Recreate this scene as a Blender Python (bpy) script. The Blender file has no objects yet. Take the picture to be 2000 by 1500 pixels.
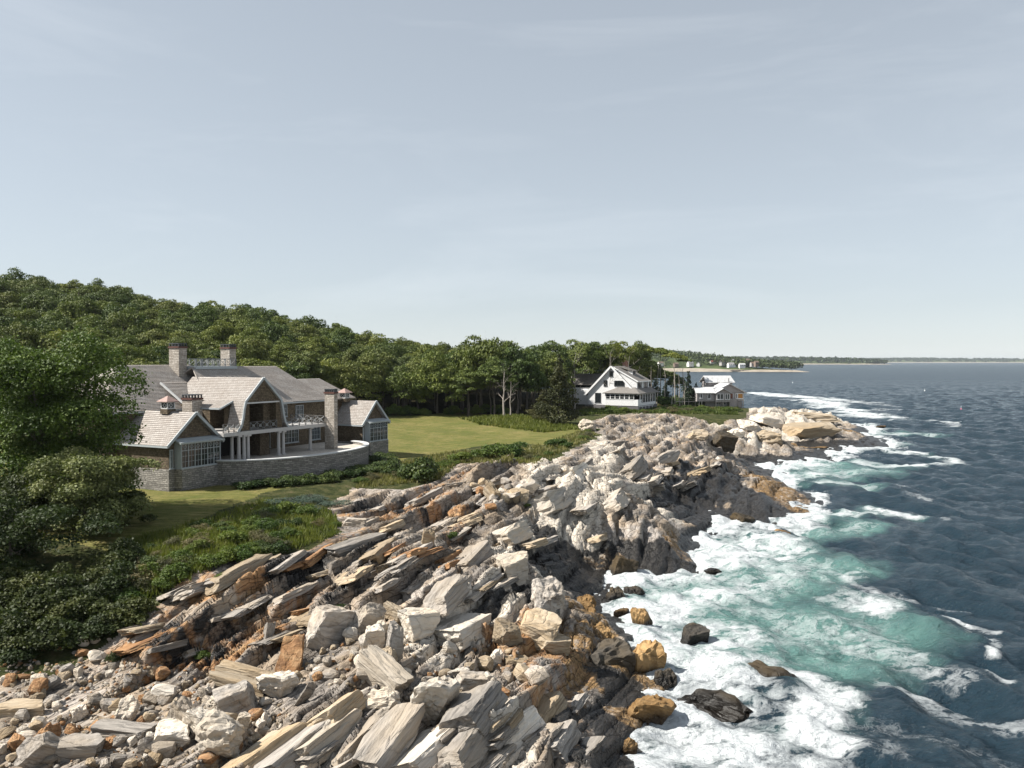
import bpy, bmesh, math, random
import numpy as np
from mathutils import Vector, Matrix, Quaternion

random.seed(7)
rng = np.random.default_rng(11)
scene = bpy.context.scene
COL = scene.collection

# ------------------------------------------------------------------ camera
FPX = 1620.0                       # focal length in pixels of a 2000 px wide picture
PITCH = math.atan(45 / FPX)
CAM_Z = 19.0
cam_data = bpy.data.cameras.new('camera')
cam = bpy.data.objects.new('camera', cam_data)
COL.objects.link(cam)
cam.location = (0, 0, CAM_Z)
cam.rotation_euler = (math.pi / 2 - PITCH, 0, 0)
cam_data.sensor_width = 36.0
cam_data.lens = 36.0 * FPX / 2000.0
cam_data.clip_start = 0.5
cam_data.clip_end = 90000
scene.camera = cam

# ------------------------------------------------------------------ sky, sun, exposure
SUN_EL, SUN_AZ = math.radians(45), math.radians(265)
world = bpy.data.worlds.new('World')
scene.world = world
world.use_nodes = True
wn, wl = world.node_tree.nodes, world.node_tree.links
sky = wn.new('ShaderNodeTexSky')
sky.sky_type = 'NISHITA'
sky.sun_disc = False
sky.sun_elevation = SUN_EL
sky.sun_rotation = SUN_AZ
sky.altitude = 10
sky.air_density = 1.0
sky.dust_density = 0.0
sky.ozone_density = 2.0
hs = wn.new('ShaderNodeHueSaturation')
hs.inputs['Saturation'].default_value = 0.43
hs.inputs['Value'].default_value = 1.0
wl.new(sky.outputs[0], hs.inputs['Color'])
gm = wn.new('ShaderNodeGamma')
gm.inputs['Gamma'].default_value = 0.52
wl.new(hs.outputs[0], gm.inputs['Color'])
tint = wn.new('ShaderNodeMix')
tint.data_type = 'RGBA'; tint.blend_type = 'MULTIPLY'
tint.inputs[0].default_value = 1.0
tint.inputs[7].default_value = (0.96, 1.03, 1.085, 1)
wl.new(gm.outputs[0], tint.inputs[6])
# faint high cirrus
tcw = wn.new('ShaderNodeTexCoord'); mpw = wn.new('ShaderNodeMapping'); nzw = wn.new('ShaderNodeTexNoise'); rpw = wn.new('ShaderNodeValToRGB'); mxw = wn.new('ShaderNodeMix')
mpw.inputs['Scale'].default_value = (1.2, 1.2, 7.0); mpw.inputs['Rotation'].default_value = (0.0, 0.25, 0.4)
nzw.inputs['Scale'].default_value = 1.6; nzw.inputs['Detail'].default_value = 7; nzw.inputs['Roughness'].default_value = 0.62; nzw.inputs['Distortion'].default_value = 0.6
rpw.color_ramp.elements[0].position = 0.52; rpw.color_ramp.elements[0].color = (0, 0, 0, 1); rpw.color_ramp.elements[1].position = 0.8; rpw.color_ramp.elements[1].color = (0.11, 0.11, 0.11, 1)
mxw.data_type = 'RGBA'; mxw.inputs[7].default_value = (5.0, 5.1, 5.2, 1)
wl.new(tcw.outputs['Generated'], mpw.inputs[0]); wl.new(mpw.outputs[0], nzw.inputs['Vector']); wl.new(nzw.outputs['Fac'], rpw.inputs[0])
wl.new(rpw.outputs[0], mxw.inputs[0]); wl.new(tint.outputs[2], mxw.inputs[6])
wl.new(mxw.outputs[2], wn['Background'].inputs[0])
wn['Background'].inputs[1].default_value = 0.15
sun_data = bpy.data.lights.new('sun', 'SUN')
sun_data.energy = 5.0
sun_data.angle = math.radians(0.5)
sun_data.color = (1.0, 0.955, 0.88)
sun = bpy.data.objects.new('sun', sun_data)
COL.objects.link(sun)
SUN_DIR = Vector((math.sin(SUN_AZ) * math.cos(SUN_EL), math.cos(SUN_AZ) * math.cos(SUN_EL), math.sin(SUN_EL)))
sun.rotation_euler = SUN_DIR.to_track_quat('Z', 'Y').to_euler()
sun.location = (-60, 20, 80)
vs = scene.view_settings
vs.view_transform = 'Standard'
vs.look = 'None'
vs.exposure = 0.85
vs.gamma = 1.0
vs.use_curve_mapping = False
scene.cycles.max_bounces = 5
scene.cycles.diffuse_bounces = 1
scene.cycles.glossy_bounces = 2
scene.cycles.transmission_bounces = 3
scene.cycles.transparent_max_bounces = 6
scene.cycles.caustics_reflective = False
scene.cycles.caustics_refractive = False

# ------------------------------------------------------------------ layout helpers
def ray(px, py):
    a = (px - 1000) / FPX
    b = (750 - py) / FPX
    c, s = math.cos(PITCH), math.sin(PITCH)
    return (a, b * s + c, b * c - s)
def at_z(px, py, z):               # the point at height z that the survey line through (px, py) meets
    d = ray(px, py)
    t = (z - CAM_Z) / d[2]
    return (d[0] * t, d[1] * t, z)
def at_y(px, py, y):               # the same at a given distance
    d = ray(px, py)
    t = y / d[1]
    return (d[0] * t, y, CAM_Z + d[2] * t)

def H(ix, iy, s=0):                # hash to 0..1
    n = (ix.astype(np.int64) * 374761393 + iy.astype(np.int64) * 668265263 + s * 974634777) & 0xffffffff
    n = ((n ^ (n >> 13)) * 1274126177) & 0xffffffff
    n = ((n ^ (n >> 15)) * 2246822519) & 0xffffffff
    return ((n ^ (n >> 16)) & 0xffff) / 65535.0
def vnoise(x, y, s=0):
    ix, iy = np.floor(x), np.floor(y)
    fx, fy = x - ix, y - iy
    fx = fx * fx * (3 - 2 * fx); fy = fy * fy * (3 - 2 * fy)
    a = H(ix, iy, s); b = H(ix + 1, iy, s); c = H(ix, iy + 1, s); d = H(ix + 1, iy + 1, s)
    return (a * (1 - fx) + b * fx) * (1 - fy) + (c * (1 - fx) + d * fx) * fy
def fbm(x, y, o=4, s=0, g=0.5):
    r = np.zeros_like(x); a = 1.0; t = 0
    for k in range(o):
        r += a * (vnoise(x, y, s + k * 17) * 2 - 1); t += a
        x = x * 2.03 + 11.3; y = y * 2.03 - 7.1; a *= g
    return r / t
def sstep(a, b, x):
    t = np.clip((x - a) / (b - a), 0, 1)
    return t * t * (3 - 2 * t)
def seg_dist(x, y, a, b):          # distance to a segment
    ax, ay = a[0], a[1]; dx, dy = b[0] - ax, b[1] - ay
    t = np.clip(((x - ax) * dx + (y - ay) * dy) / max(dx * dx + dy * dy, 1e-9), 0, 1)
    return np.hypot(x - ax - t * dx, y - ay - t * dy)
def line_dist(x, y, pts):
    d = np.full(x.shape, 1e9)
    for a, b in zip(pts[:-1], pts[1:]):
        d = np.minimum(d, seg_dist(x, y, a, b))
    return d
def inside(x, y, poly):
    r = np.zeros(x.shape, bool)
    n = len(poly)
    for i in range(n):
        x1, y1 = poly[i][:2]; x2, y2 = poly[(i + 1) % n][:2]
        if y1 == y2: continue
        c = ((y1 > y) != (y2 > y)) & (x < (x2 - x1) * (y - y1) / (y2 - y1) + x1)
        r ^= c
    return r

# ------------------------------------------------------------------ object helpers
def tag(o, label=None, cat=None, group=None, kind=None):
    if label: o['label'] = label
    if cat: o['category'] = cat
    if group: o['group'] = group
    if kind: o['kind'] = kind
    return o
def empty(name, loc=(0, 0, 0), rz=0.0, label=None, cat=None, group=None, parent=None):
    o = bpy.data.objects.new(name, None)
    COL.objects.link(o)
    o.location = loc; o.rotation_euler = (0, 0, rz)
    o.empty_display_size = 0.3
    if parent: o.parent = parent
    return tag(o, label, cat, group)
def link(name, me, parent=None):
    o = bpy.data.objects.new(name, me)
    COL.objects.link(o)
    if parent: o.parent = parent
    return o
def np_mesh(name, co, quads=None, tris=None, mat=None, smooth=False):
    me = bpy.data.meshes.new(name)
    co = np.asarray(co, np.float32)
    me.vertices.add(len(co)); me.vertices.foreach_set('co', co.ravel())
    nq = 0 if quads is None else len(quads); ntr = 0 if tris is None else len(tris)
    idx = []
    if nq: idx.append(np.asarray(quads, np.int32).ravel())
    if ntr: idx.append(np.asarray(tris, np.int32).ravel())
    idx = np.concatenate(idx)
    st = np.concatenate([np.arange(nq) * 4, nq * 4 + np.arange(ntr) * 3]).astype(np.int32)
    me.loops.add(len(idx)); me.loops.foreach_set('vertex_index', idx)
    me.polygons.add(nq + ntr); me.polygons.foreach_set('loop_start', st)
    me.update(calc_edges=True)
    if smooth:
        me.polygons.foreach_set('use_smooth', np.ones(nq + ntr, bool))
    if mat: me.materials.append(mat)
    return me
def attr(me, name, data, typ='FLOAT_COLOR'):
    a = me.attributes.new(name, typ, 'POINT')
    a.data.foreach_set('color' if typ == 'FLOAT_COLOR' else 'value', np.asarray(data, np.float32).ravel())

# ------------------------------------------------------------------ material helpers
class NT:
    def __init__(self, name):
        self.m = bpy.data.materials.new(name); self.m.use_nodes = True
        self.n = self.m.node_tree.nodes; self.l = self.m.node_tree.links
        self.b = self.n['Principled BSDF']; self.out = self.n['Material Output']
    def new(self, t, **kw):
        n = self.n.new(t)
        for k, v in kw.items(): setattr(n, k, v)
        return n
    def set(self, sock, v):
        if isinstance(v, bpy.types.NodeSocket): self.l.new(v, sock)
        else:
            if isinstance(v, (tuple, list)) and len(v) == 3 and sock.type == 'RGBA': v = (*v, 1)
            sock.default_value = v
    def noise(self, vec, scale, detail=5, rough=0.55, dist=0.0):
        n = self.new('ShaderNodeTexNoise'); self.l.new(vec, n.inputs['Vector'])
        n.inputs['Scale'].default_value = scale; n.inputs['Detail'].default_value = detail
        n.inputs['Roughness'].default_value = rough; n.inputs['Distortion'].default_value = dist
        return n.outputs['Fac']
    def ramp(self, fac, stops, interp='LINEAR'):
        n = self.new('ShaderNodeValToRGB'); n.color_ramp.interpolation = interp
        e = n.color_ramp.elements
        while len(e) < len(stops): e.new(0.5)
        for k, (p, c) in zip(e, stops):
            k.position = p
            k.color = (c, c, c, 1) if isinstance(c, (int, float)) else (*c, 1)
        self.l.new(fac, n.inputs[0]); return n.outputs[0]
    def mix(self, f, a, b, mode='MIX'):
        n = self.new('ShaderNodeMix', data_type='RGBA', blend_type=mode)
        self.set(n.inputs[0], f); self.set(n.inputs[6], a); self.set(n.inputs[7], b)
        return n.outputs[2]
    def math(self, op, a, b=None, clamp=False):
        n = self.new('ShaderNodeMath', operation=op, use_clamp=clamp)
        self.set(n.inputs[0], a)
        if b is not None: self.set(n.inputs[1], b)
        return n.outputs[0]
    def mapping(self, vec, rot=(0, 0, 0), scale=(1, 1, 1), loc=(0, 0, 0)):
        n = self.new('ShaderNodeMapping'); self.l.new(vec, n.inputs[0])
        n.inputs['Rotation'].default_value = rot; n.inputs['Scale'].default_value = scale; n.inputs['Location'].default_value = loc
        return n.outputs[0]
    def pos(self): return self.new('ShaderNodeNewGeometry').outputs['Position']
    def objco(self): return self.new('ShaderNodeTexCoord').outputs['Object']
    def uv(self): return self.new('ShaderNodeTexCoord').outputs['UV']
    def rand(self): return self.new('ShaderNodeObjectInfo').outputs['Random']
    def attr(self, name): return self.new('ShaderNodeAttribute', attribute_name=name)
    def sep(self, c):
        n = self.new('ShaderNodeSeparateColor'); self.l.new(c, n.inputs[0]); return n.outputs
    def bump(self, h, strength=0.5, dist=0.1):
        n = self.new('ShaderNodeBump'); self.l.new(h, n.inputs['Height'])
        n.inputs['Strength'].default_value = strength; n.inputs['Distance'].default_value = dist
        self.l.new(n.outputs[0], self.b.inputs['Normal']); return n
    def col(self, v): self.set(self.b.inputs['Base Color'], v)
    def rough(self, v): self.set(self.b.inputs['Roughness'], v)
    def spec(self, v): self.b.inputs['Specular IOR Level'].default_value = v

STRIKE = math.atan2(0.36, 0.93)    # the rock beds run this far clockwise of north (+Y)

def rock_material(name, terrain=False, pal=None, rust=0.0, streak=1.0, white=0.0):
    t = NT(name)
    if terrain:
        p = t.pos()
        st = t.mapping(p, rot=(0.0, 0.0, STRIKE), scale=(1, 1, 1))
    else:
        p = t.objco(); st = p
        off = t.new('ShaderNodeVectorMath', operation='MULTIPLY_ADD')
        t.l.new(t.rand(), off.inputs[0]); off.inputs[1].default_value = (37, 53, 71); t.l.new(p, off.inputs[2])
        p = off.outputs[0]; st = p
    s1 = t.noise(t.mapping(st, scale=(2.6, 0.35, 3.4) if terrain else (0.5, 3.0, 4.2)), 1.0, 8, 0.62, 0.25)
    s2 = t.noise(t.mapping(st, scale=(9, 0.9, 12) if terrain else (1.2, 9, 13)), 1.0, 6, 0.6, 0.15)
    big = t.noise(p, 0.35 if terrain else 0.6, 4, 0.6)
    fine = t.noise(p, 5.0, 8, 0.68)
    mid = t.noise(p, 1.6, 6, 0.6)
    k = t.math('ADD', t.math('MULTIPLY', s1, 0.55), t.math('MULTIPLY', s2, 0.45))
    dk, md, lt, tan = pal or ((0.04, 0.033, 0.028), (0.175, 0.152, 0.133), (0.37, 0.33, 0.29), (0.35, 0.265, 0.18))
    c = t.ramp(k, [(0.3, dk), (0.43, md), (0.56, lt), (0.7, md)])
    c = t.mix(t.ramp(big, [(0.42, 0.0), (0.62, 0.75)]), c, tan)
    if terrain:
        a = t.attr('rock'); r, g, b = t.sep(a.outputs['Color'])[:3]
        sl = a.outputs['Alpha']
        c = t.mix(1.0, c, t.ramp(sl, [(0, 0.5), (0.5, 0.95), (1, 1.35)]), 'MULTIPLY')
        pw = t.ramp(t.math('ADD', r, t.math('MULTIPLY', t.math('SUBTRACT', mid, 0.5), 1.0)), [(0.35, 0), (0.62, 1)])
        pale = t.ramp(t.math('ADD', t.math('MULTIPLY', fine, 0.6), t.math('MULTIPLY', mid, 0.4)), [(0.34, (0.24, 0.205, 0.165)), (0.45, (0.48, 0.42, 0.345)), (0.6, (0.62, 0.56, 0.48))])
        c = t.mix(pw, c, pale)
        rw = t.ramp(t.math('ADD', g, t.math('MULTIPLY', t.math('SUBTRACT', mid, 0.5), 1.1)), [(0.42, 0), (0.7, 0.9)])
        c = t.mix(rw, c, t.ramp(s1, [(0.3, (0.1, 0.05, 0.025)), (0.5, (0.33, 0.17, 0.07)), (0.66, (0.44, 0.27, 0.13))]))
        aw = t.ramp(t.math('ADD', t.attr('algae').outputs['Fac'], t.math('MULTIPLY', t.math('SUBTRACT', mid, 0.5), 1.2)), [(0.4, 0), (0.62, 1)])
        c = t.mix(aw, c, t.ramp(fine, [(0.36, (0.05, 0.032, 0.016)), (0.48, (0.19, 0.115, 0.05)), (0.64, (0.36, 0.235, 0.11))]))
        dw = t.ramp(t.math('ADD', b, t.math('MULTIPLY', t.math('SUBTRACT', mid, 0.5), 0.9)), [(0.42, 0), (0.6, 1)])
        c = t.mix(dw, c, t.ramp(s2, [(0.35, (0.012, 0.011, 0.01)), (0.65, (0.05, 0.046, 0.042))]))
        t.rough(t.ramp(dw, [(0, 0.85), (1, 0.32)]))
    else:
        c = t.mix(1.0, c, t.ramp(t.rand(), [(0, 0.7), (1, 1.25)]), 'MULTIPLY')
        if rust:
            rw = t.ramp(mid, [(0.5 - rust * 0.3, 0), (0.62 - rust * 0.3, 0.85)])
            c = t.mix(rw, c, t.ramp(s1, [(0.3, (0.14, 0.065, 0.03)), (0.5, (0.36, 0.18, 0.07)), (0.66, (0.47, 0.29, 0.14))]))
        zz_ = t.new('ShaderNodeSeparateXYZ'); t.l.new(t.pos(), zz_.inputs[0])
        ww = t.ramp(t.math('ADD', t.math('MULTIPLY', zz_.outputs[2], 0.5), t.math('MULTIPLY', mid, 0.5)), [(0.36, 1.0), (0.6, 0.0)])
        c = t.mix(ww, c, t.mix(1.0, c, (0.16, 0.15, 0.14), 'MULTIPLY')); t.rough(t.ramp(ww, [(0, 0.85), (1, 0.3)]))
    vc = t.new('ShaderNodeTexVoronoi', feature='DISTANCE_TO_EDGE'); wob = t.new('ShaderNodeVectorMath', operation='MULTIPLY_ADD')
    nzc = t.new('ShaderNodeTexNoise'); t.l.new(st, nzc.inputs['Vector']); nzc.inputs['Scale'].default_value = 1.3; nzc.inputs['Detail'].default_value = 5
    t.l.new(nzc.outputs['Color'], wob.inputs[0]); wob.inputs[1].default_value = (0.7, 0.7, 0.7); t.l.new(t.mapping(st, scale=(1.5, 0.42, 1.9) if terrain else (0.9, 1.3, 2.2)), wob.inputs[2])
    t.l.new(wob.outputs[0], vc.inputs['Vector']); vc.inputs['Scale'].default_value = 1.0 if terrain else 0.9
    crack = t.ramp(vc.outputs['Distance'], [(0.0, 0.0), (0.02, 0.7), (0.06, 1.0)])
    c = t.mix(t.ramp(crack, [(0, 0.6 if terrain else 0.2), (1, 0)]), c, t.mix(1.0, c, (0.16, 0.13, 0.1), 'MULTIPLY'))
    t.col(c); t.spec(0.25)
    hgt = t.math('ADD', t.math('MULTIPLY', s1, 0.8), t.math('ADD', t.math('MULTIPLY', s2, 0.35), t.math('ADD', t.math('MULTIPLY', fine, 0.4), t.math('MULTIPLY', crack, 0.45 if terrain else 0.2))))
    t.bump(hgt, 0.85, 0.24)
    return t.m

# ------------------------------------------------------------------ terrain heights
HO = (-31.6, 76.2); HA = math.radians(63)          # the big house: front-left corner and bearing
HU = (math.cos(HA), math.sin(HA)); HV = (math.sin(HA), -math.cos(HA))
def house_xy(u, v): return (HO[0] + u * HU[0] + v * HV[0], HO[1] + u * HU[1] + v * HV[1])

CTRL_PX = [  # picture x, y and height above the sea
 (-150,1500,2.4),(0,1500,2.3),(300,1500,2.4),(600,1500,2.9),(800,1500,3.2),(950,1500,3.4),(1080,1500,2.6),(1150,1500,1.6),(1185,1500,.5),(1245,1490,-.4),(1290,1470,-.9),
 (-100,1400,2.6),(0,1400,2.6),(300,1400,2.7),(500,1400,2.8),(700,1400,3.3),(900,1400,3.4),(1050,1400,2.9),(1120,1400,1.7),(1160,1400,.9),(1230,1400,.3),(1275,1400,-.1),(1330,1390,-.9),
 (-150,1300,3.4),(0,1300,3.0),(200,1310,2.9),(400,1300,3.3),(600,1300,3.5),(800,1310,3.6),(950,1300,3.0),(1060,1290,2.0),(1120,1280,1.2),(1180,1280,1.2),(1250,1290,.6),(1300,1310,-.2),(1350,1290,-.9),(1280,1345,.1),(1190,1340,.8),(1330,1340,-.7),
 (-100,1200,5.0),(60,1210,4.5),(200,1210,4.3),(300,1240,3.9),(420,1200,4.6),(520,1190,4.6),(600,1230,4.0),(720,1220,4.0),(850,1200,4.4),(960,1180,4.3),(1040,1190,3.8),(1090,1180,2.0),(1125,1170,.6),(1165,1190,.4),(1205,1210,-.3),
 (-100,1100,6.2),(100,1110,6.0),(250,1100,6.3),(350,1110,6.4),(450,1095,6.7),(540,1095,6.3),(500,1140,5.4),(620,1130,5.0),(720,1130,5.0),(820,1130,5.0),(900,1100,5.2),(1000,1095,5.0),(1035,1110,4.6),(1050,1140,4.0),(1100,1140,1.2),
 (250,1040,7.0),(400,1030,6.9),(560,1060,6.6),(640,1040,6.5),(720,1040,6.2),(700,1000,6.0),(800,1060,5.4),(900,1030,5.6),(1000,1030,5.4),(1080,1020,4.8),(1150,1010,4.4),(1170,1050,2.6),(1120,1090,1.6),(1150,1115,0.4),
 (760,980,6.0),(850,960,6.2),(940,960,6.4),(1050,950,6.9),(1140,950,6.2),(1180,980,5.2),(1230,990,4.6),(1260,1030,3.0),(1300,1060,1.8),(1325,1080,1.0),(1200,1110,0.3),(1340,1088,-.4),
 (900,915,6.6),(1000,915,6.8),(1080,900,8.3),(1120,915,8.2),(1180,890,7.2),(1250,900,6.4),(1300,930,4.6),(1330,980,2.4),(1290,1020,2.6),(1325,1005,0.6),
 (1130,860,7.3),(1200,850,7.2),(1290,850,6.4),(1350,870,5.4),(1370,920,3.8),(1400,960,1.6),(1380,1000,0.3),(1450,985,1.3),(1480,960,2.2),(1555,972,1.7),(1585,988,-.3),(1520,940,2.0),(1460,920,2.4),(1420,900,2.0),(1440,905,-.2),
 (1170,820,7.2),(1240,815,7.1),(1340,815,6.6),(1430,815,6.2),(1380,845,5.6),(1430,865,3.2),(1450,872,0.2),(1460,840,4.4),(1510,855,3.2),(1530,872,0.4),
 (1470,800,6.0),(1520,800,5.8),(1580,795,5.4),(1620,805,4.6),(1560,825,4.2),(1620,838,3.0),(1580,868,0.6),(1650,840,1.8),(1690,852,-.2),(1680,826,0.4),(1640,800,0.6),
 (500,945,7.0),(330,1000,7.0),(760,880,7.0),(850,870,7.0),(950,850,7.0),(1040,850,7.1),(780,830,7.0),(900,820,7.2),(1000,815,8.0),(1060,818,8.0),(1100,835,7.4),
 (1130,805,7.2),(1240,800,7.0),(1300,797,6.8),(1400,795,6.0),
]
CTRL_XY = [(-150,250,34),(-150,180,28),(-150,120,19),(-110,250,29),(-110,190,24),(-105,140,16),(-105,105,11),(-70,250,22),(-70,190,17),(-65,140,10.5),(-75,105,8.2),
 (-40,250,16),(-40,200,12.5),(-30,165,8.5),(0,260,10),(0,215,9.2),(20,260,8),(35,235,7.5),(50,260,6.5),(-60,70,7.3),(-60,50,7.0),(-45,45,6.2),(-45,28,4),(-60,30,6),(-30,20,2.4),(0,18,2.5),
 (62,245,5.4),(70,250,3.5),(80,262,1.0),(50,262,5),(85,232,3),(92,245,-1),
 (14,32,-2.5),(17,46,-2.5),(18,60,-2.5),(24,72,-2.5),(32,84,-2.2),(45,95,-2.8),(52,108,-2.6),(60,120,-2.6),(60,135,-2),(75,150,-2.8),(95,165,-3),(110,195,-3),(105,225,-3),(100,262,-3),(40,60,-4),(80,110,-4),(140,200,-5),(20,28,-3),(45,125,-1.5),(36,105,-1.2),(13,40,-1.6),(12,66,-1.2),(22,88,-1)]
HFLAT = [house_xy(u, v) + (7.0,) for u, v in [(-2,-1),(3,3),(3,-6),(8,8),(8,-4),(16,9),(16,-4),(24,8),(24,-4),(34,3),(36,-4),(3,-12),(15,-12),(28,-12),(15,-20),(40,0),(-6,-8)]]
_cp = np.array([at_z(*c) for c in CTRL_PX] + [tuple(map(float, c)) for c in CTRL_XY] + HFLAT)
def _fit():
    X, Y, Zc = _cp.T
    d = np.hypot(X[:, None] - X, Y[:, None] - Y)
    n = len(X); A = np.zeros((n + 3, n + 3))
    A[:n, :n] = -d + np.eye(n) * 1.5
    A[:n, n] = 1; A[:n, n + 1] = X; A[:n, n + 2] = Y; A[n:, :n] = A[:n, n:].T
    return np.linalg.solve(A, np.concatenate([Zc, [0, 0, 0]]))
_w = _fit()
def base_z(x, y):
    sh = x.shape; x = x.ravel(); y = y.ravel(); r = np.empty(len(x)); n = len(_cp)
    for k in range(0, len(x), 40000):
        xs, ys = x[k:k + 40000], y[k:k + 40000]
        d = np.hypot(xs[:, None] - _cp[:, 0], ys[:, None] - _cp[:, 1])
        r[k:k + 40000] = -d @ _w[:n] + _w[n] + _w[n + 1] * xs + _w[n + 2] * ys
    return r.reshape(sh)

ROCK_EDGE = [at_z(*p) for p in [(-400,1330,4),(-150,1300,4),(0,1285,4),(150,1265,4.2),(235,1205,4.8),(330,1155,5.6),(420,1108,6.2),(520,1085,6.4),(600,1066,6.5),(668,1040,6.4),(640,990,6.4),(680,955,6.6),(780,958,6.4),(862,944,6.3),(890,908,6.7),(1000,908,6.9),(1055,908,7),(1110,885,7.2),(1168,850,7.2),(1150,826,7.2),(1200,812,7),(1300,810,6.6),(1400,818,6.3),(1452,812,6),(1466,796,6),(1480,788,6)]]
ROCK_EDGE = [p[:2] for p in ROCK_EDGE] + [(66, 262), (70, 300)]
ROCK_POLY = ROCK_EDGE + [(400, 300), (400, -50), (-120, -50), (-120, 25)]
LAWN_POLY = [at_z(*p)[:2] for p in [(225,1062,7),(330,1046,7),(420,1005,7),(480,975,7),(560,950,7),(720,925,7),(800,895,7),(870,885,7),(960,872,7),(1060,872,7.2),(1120,850,7.3),(1140,836,7.3),(1090,828,7.5),(1065,816,8),(1000,810,8),(900,812,7.2)]] + [(-22,166),(-45,150),(-75,110),(-75,66),(-45,62)]
WOOD_LINE = [(-170,95),(-110,92),(-80,108),(-52,140),(-38,160),(-20,172),(0,168),(5,178),(22,210),(40,235),(46,262)]
WOOD_POLY = WOOD_LINE + [(46, 330), (-260, 330), (-260, 95)]
FAR_LAWN = [at_z(*p)[:2] for p in [(1282,797,7),(1320,797,6.9),(1300,785,7),(1275,785,7)]]

def relief(x, y):
    a = x * 0.36 + y * 0.93; b = x * 0.93 - y * 0.36
    b = b + 1.5 * fbm(x / 14, y / 14, 3, 5) + 0.5 * fbm(x / 4, y / 4, 2, 6)
    h = np.zeros_like(x); tone = np.zeros_like(x)
    for p, Ln, A, s, wp in ((6.5, 11.0, 1.0, 1, 0.25), (2.3, 5.0, 0.85, 2, 0.22), (0.85, 2.6, 0.4, 3, 0.2), (0.33, 1.2, 0.14, 4, 0.15)):
        q = b / p + wp * fbm(x / (p * 2), y / (p * 2), 2, 40 + s)
        i = np.floor(q); fr = q - i
        aa = a / Ln + H(i, i * 0, 60 + s) * 7.0 + (H(i, i * 0, 65 + s) - .5) * (fr - .5) + 0.12 * fbm(x / p, y / p, 2, 140 + s)
        j = np.floor(aa); fa = aa - j - 0.5
        o1 = H(i, j, 70 + s) - 0.5; o2 = H(i, j, 80 + s) - 0.5; o3 = H(i, j, 90 + s)
        rise = np.clip(fr / 0.9, 0, 1) - np.clip((fr - 0.9) / 0.1, 0, 1)
        h += A * ((0.35 + 0.8 * o3) * (rise - 0.45) + 0.7 * o1 + 0.55 * o2 * fa)
        if s in (2, 3):
            e1 = np.minimum(fr, 1 - fr) * p; e2 = (0.5 - np.abs(fa)) * Ln
            h -= A * (0.75 * np.exp(-(e1 / (0.07 * p)) ** 2) + (0.5 if s == 2 else 0.2) * np.exp(-(e2 / (0.05 * p)) ** 2)) * (H(i, j, 33 + s) > 0.3)
        if s in (2, 3): tone += (H(i, j, 99 + s) - 0.5) * (1.0 if s == 2 else 0.7)
    h += 0.16 * fbm(x / 2.2, y / 2.2, 4, 21) + 0.05 * fbm(x / 0.5, y / 0.5, 3, 22)
    return h, np.clip(0.5 + tone * 0.75, 0, 1)

def strokes(x, y, lst):            # soft capsules: (px, py, z, px, py, z, half width in m, strength)
    r = np.zeros_like(x)
    wx = x + 0.9 * fbm(x / 3, y / 3, 3, 31); wy = y + 0.9 * fbm(x / 3, y / 3, 3, 32)
    for a0, a1, a2, b0, b1, b2, w, s in lst:
        d = seg_dist(wx, wy, at_z(a0, a1, a2), at_z(b0, b1, b2))
        r = np.maximum(r, s * (1 - sstep(w * 0.45, w * 1.25, d)))
    return r
PALE = [(1090,905,8,1120,960,7,4.5,1),(1120,960,7,1010,1040,6,3.6,.95),(1010,1040,6,960,1075,5.5,2.5,.8),(1010,1100,5.5,960,1170,4.5,1.7,1),(960,1170,4.5,830,1260,4,1.9,1),(830,1260,4,780,1230,4,1.4,.8),(1010,1400,3.3,1000,1500,3.2,1.1,1),
 (930,1440,3.4,900,1500,3.3,.9,.8),(760,1480,3.2,600,1500,3,1.2,.5),(700,1390,3.3,560,1470,3,.9,.55),(1200,900,7,1290,950,5.4,2.6,.75),(1190,860,7.2,1180,940,7,2.4,.85),(1160,850,7.2,1200,900,7,3,.6),(1300,840,6,1420,850,5,5,.5),(1470,800,6,1620,800,5,10,1),(1460,835,4.6,1620,830,3.6,6,1),(1520,820,4.5,1600,815,4.5,8,.95),(1400,825,6,1470,850,4.4,4,.7),
 (1220,830,7,1330,870,6,3,.35),(200,1400,2.7,420,1470,2.6,2,.35),(1080,880,7.6,1060,910,7.6,2,.8),(860,1100,5,760,1040,5.8,1.6,.35),(1530,960,1,1560,972,1,1.6,.6)]
RUST = [(480,1200,4.6,620,1150,5,1.6,.55),(600,1080,6,720,1040,6.2,1.6,.5),(820,960,6.3,920,940,6.5,2,.5),(990,1250,3,1110,1300,1.6,2.2,.7),(1040,1330,2.6,1110,1420,2,1.8,.65),(250,1270,3.6,520,1220,4.4,2,.6),(340,1140,5.6,440,1160,5.2,1.4,.55),(940,1000,5.8,860,1060,5.2,1.6,.4),(1300,870,6,1400,860,5,4,.35),(260,1250,4,460,1240,4.3,1.6,.75),(420,1180,4.8,500,1150,5.2,1.4,.8),(330,1200,4.6,300,1180,4.8,1.2,.5),(560,1120,5.5,480,1110,6,1.3,.5),(760,1010,6,880,1000,5.8,2,.55),(1040,1240,2.4,1000,1300,2.6,1.6,.6),(1100,1300,1.5,1120,1450,1.6,1.4,.55),(1240,860,7,1330,880,6,4,.35),(700,1000,6.2,860,970,6.2,3,.5),(1150,1090,2,1250,1010,4.5,1.5,.3),(1480,770,2,1520,772,1,6,.6)]
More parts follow.
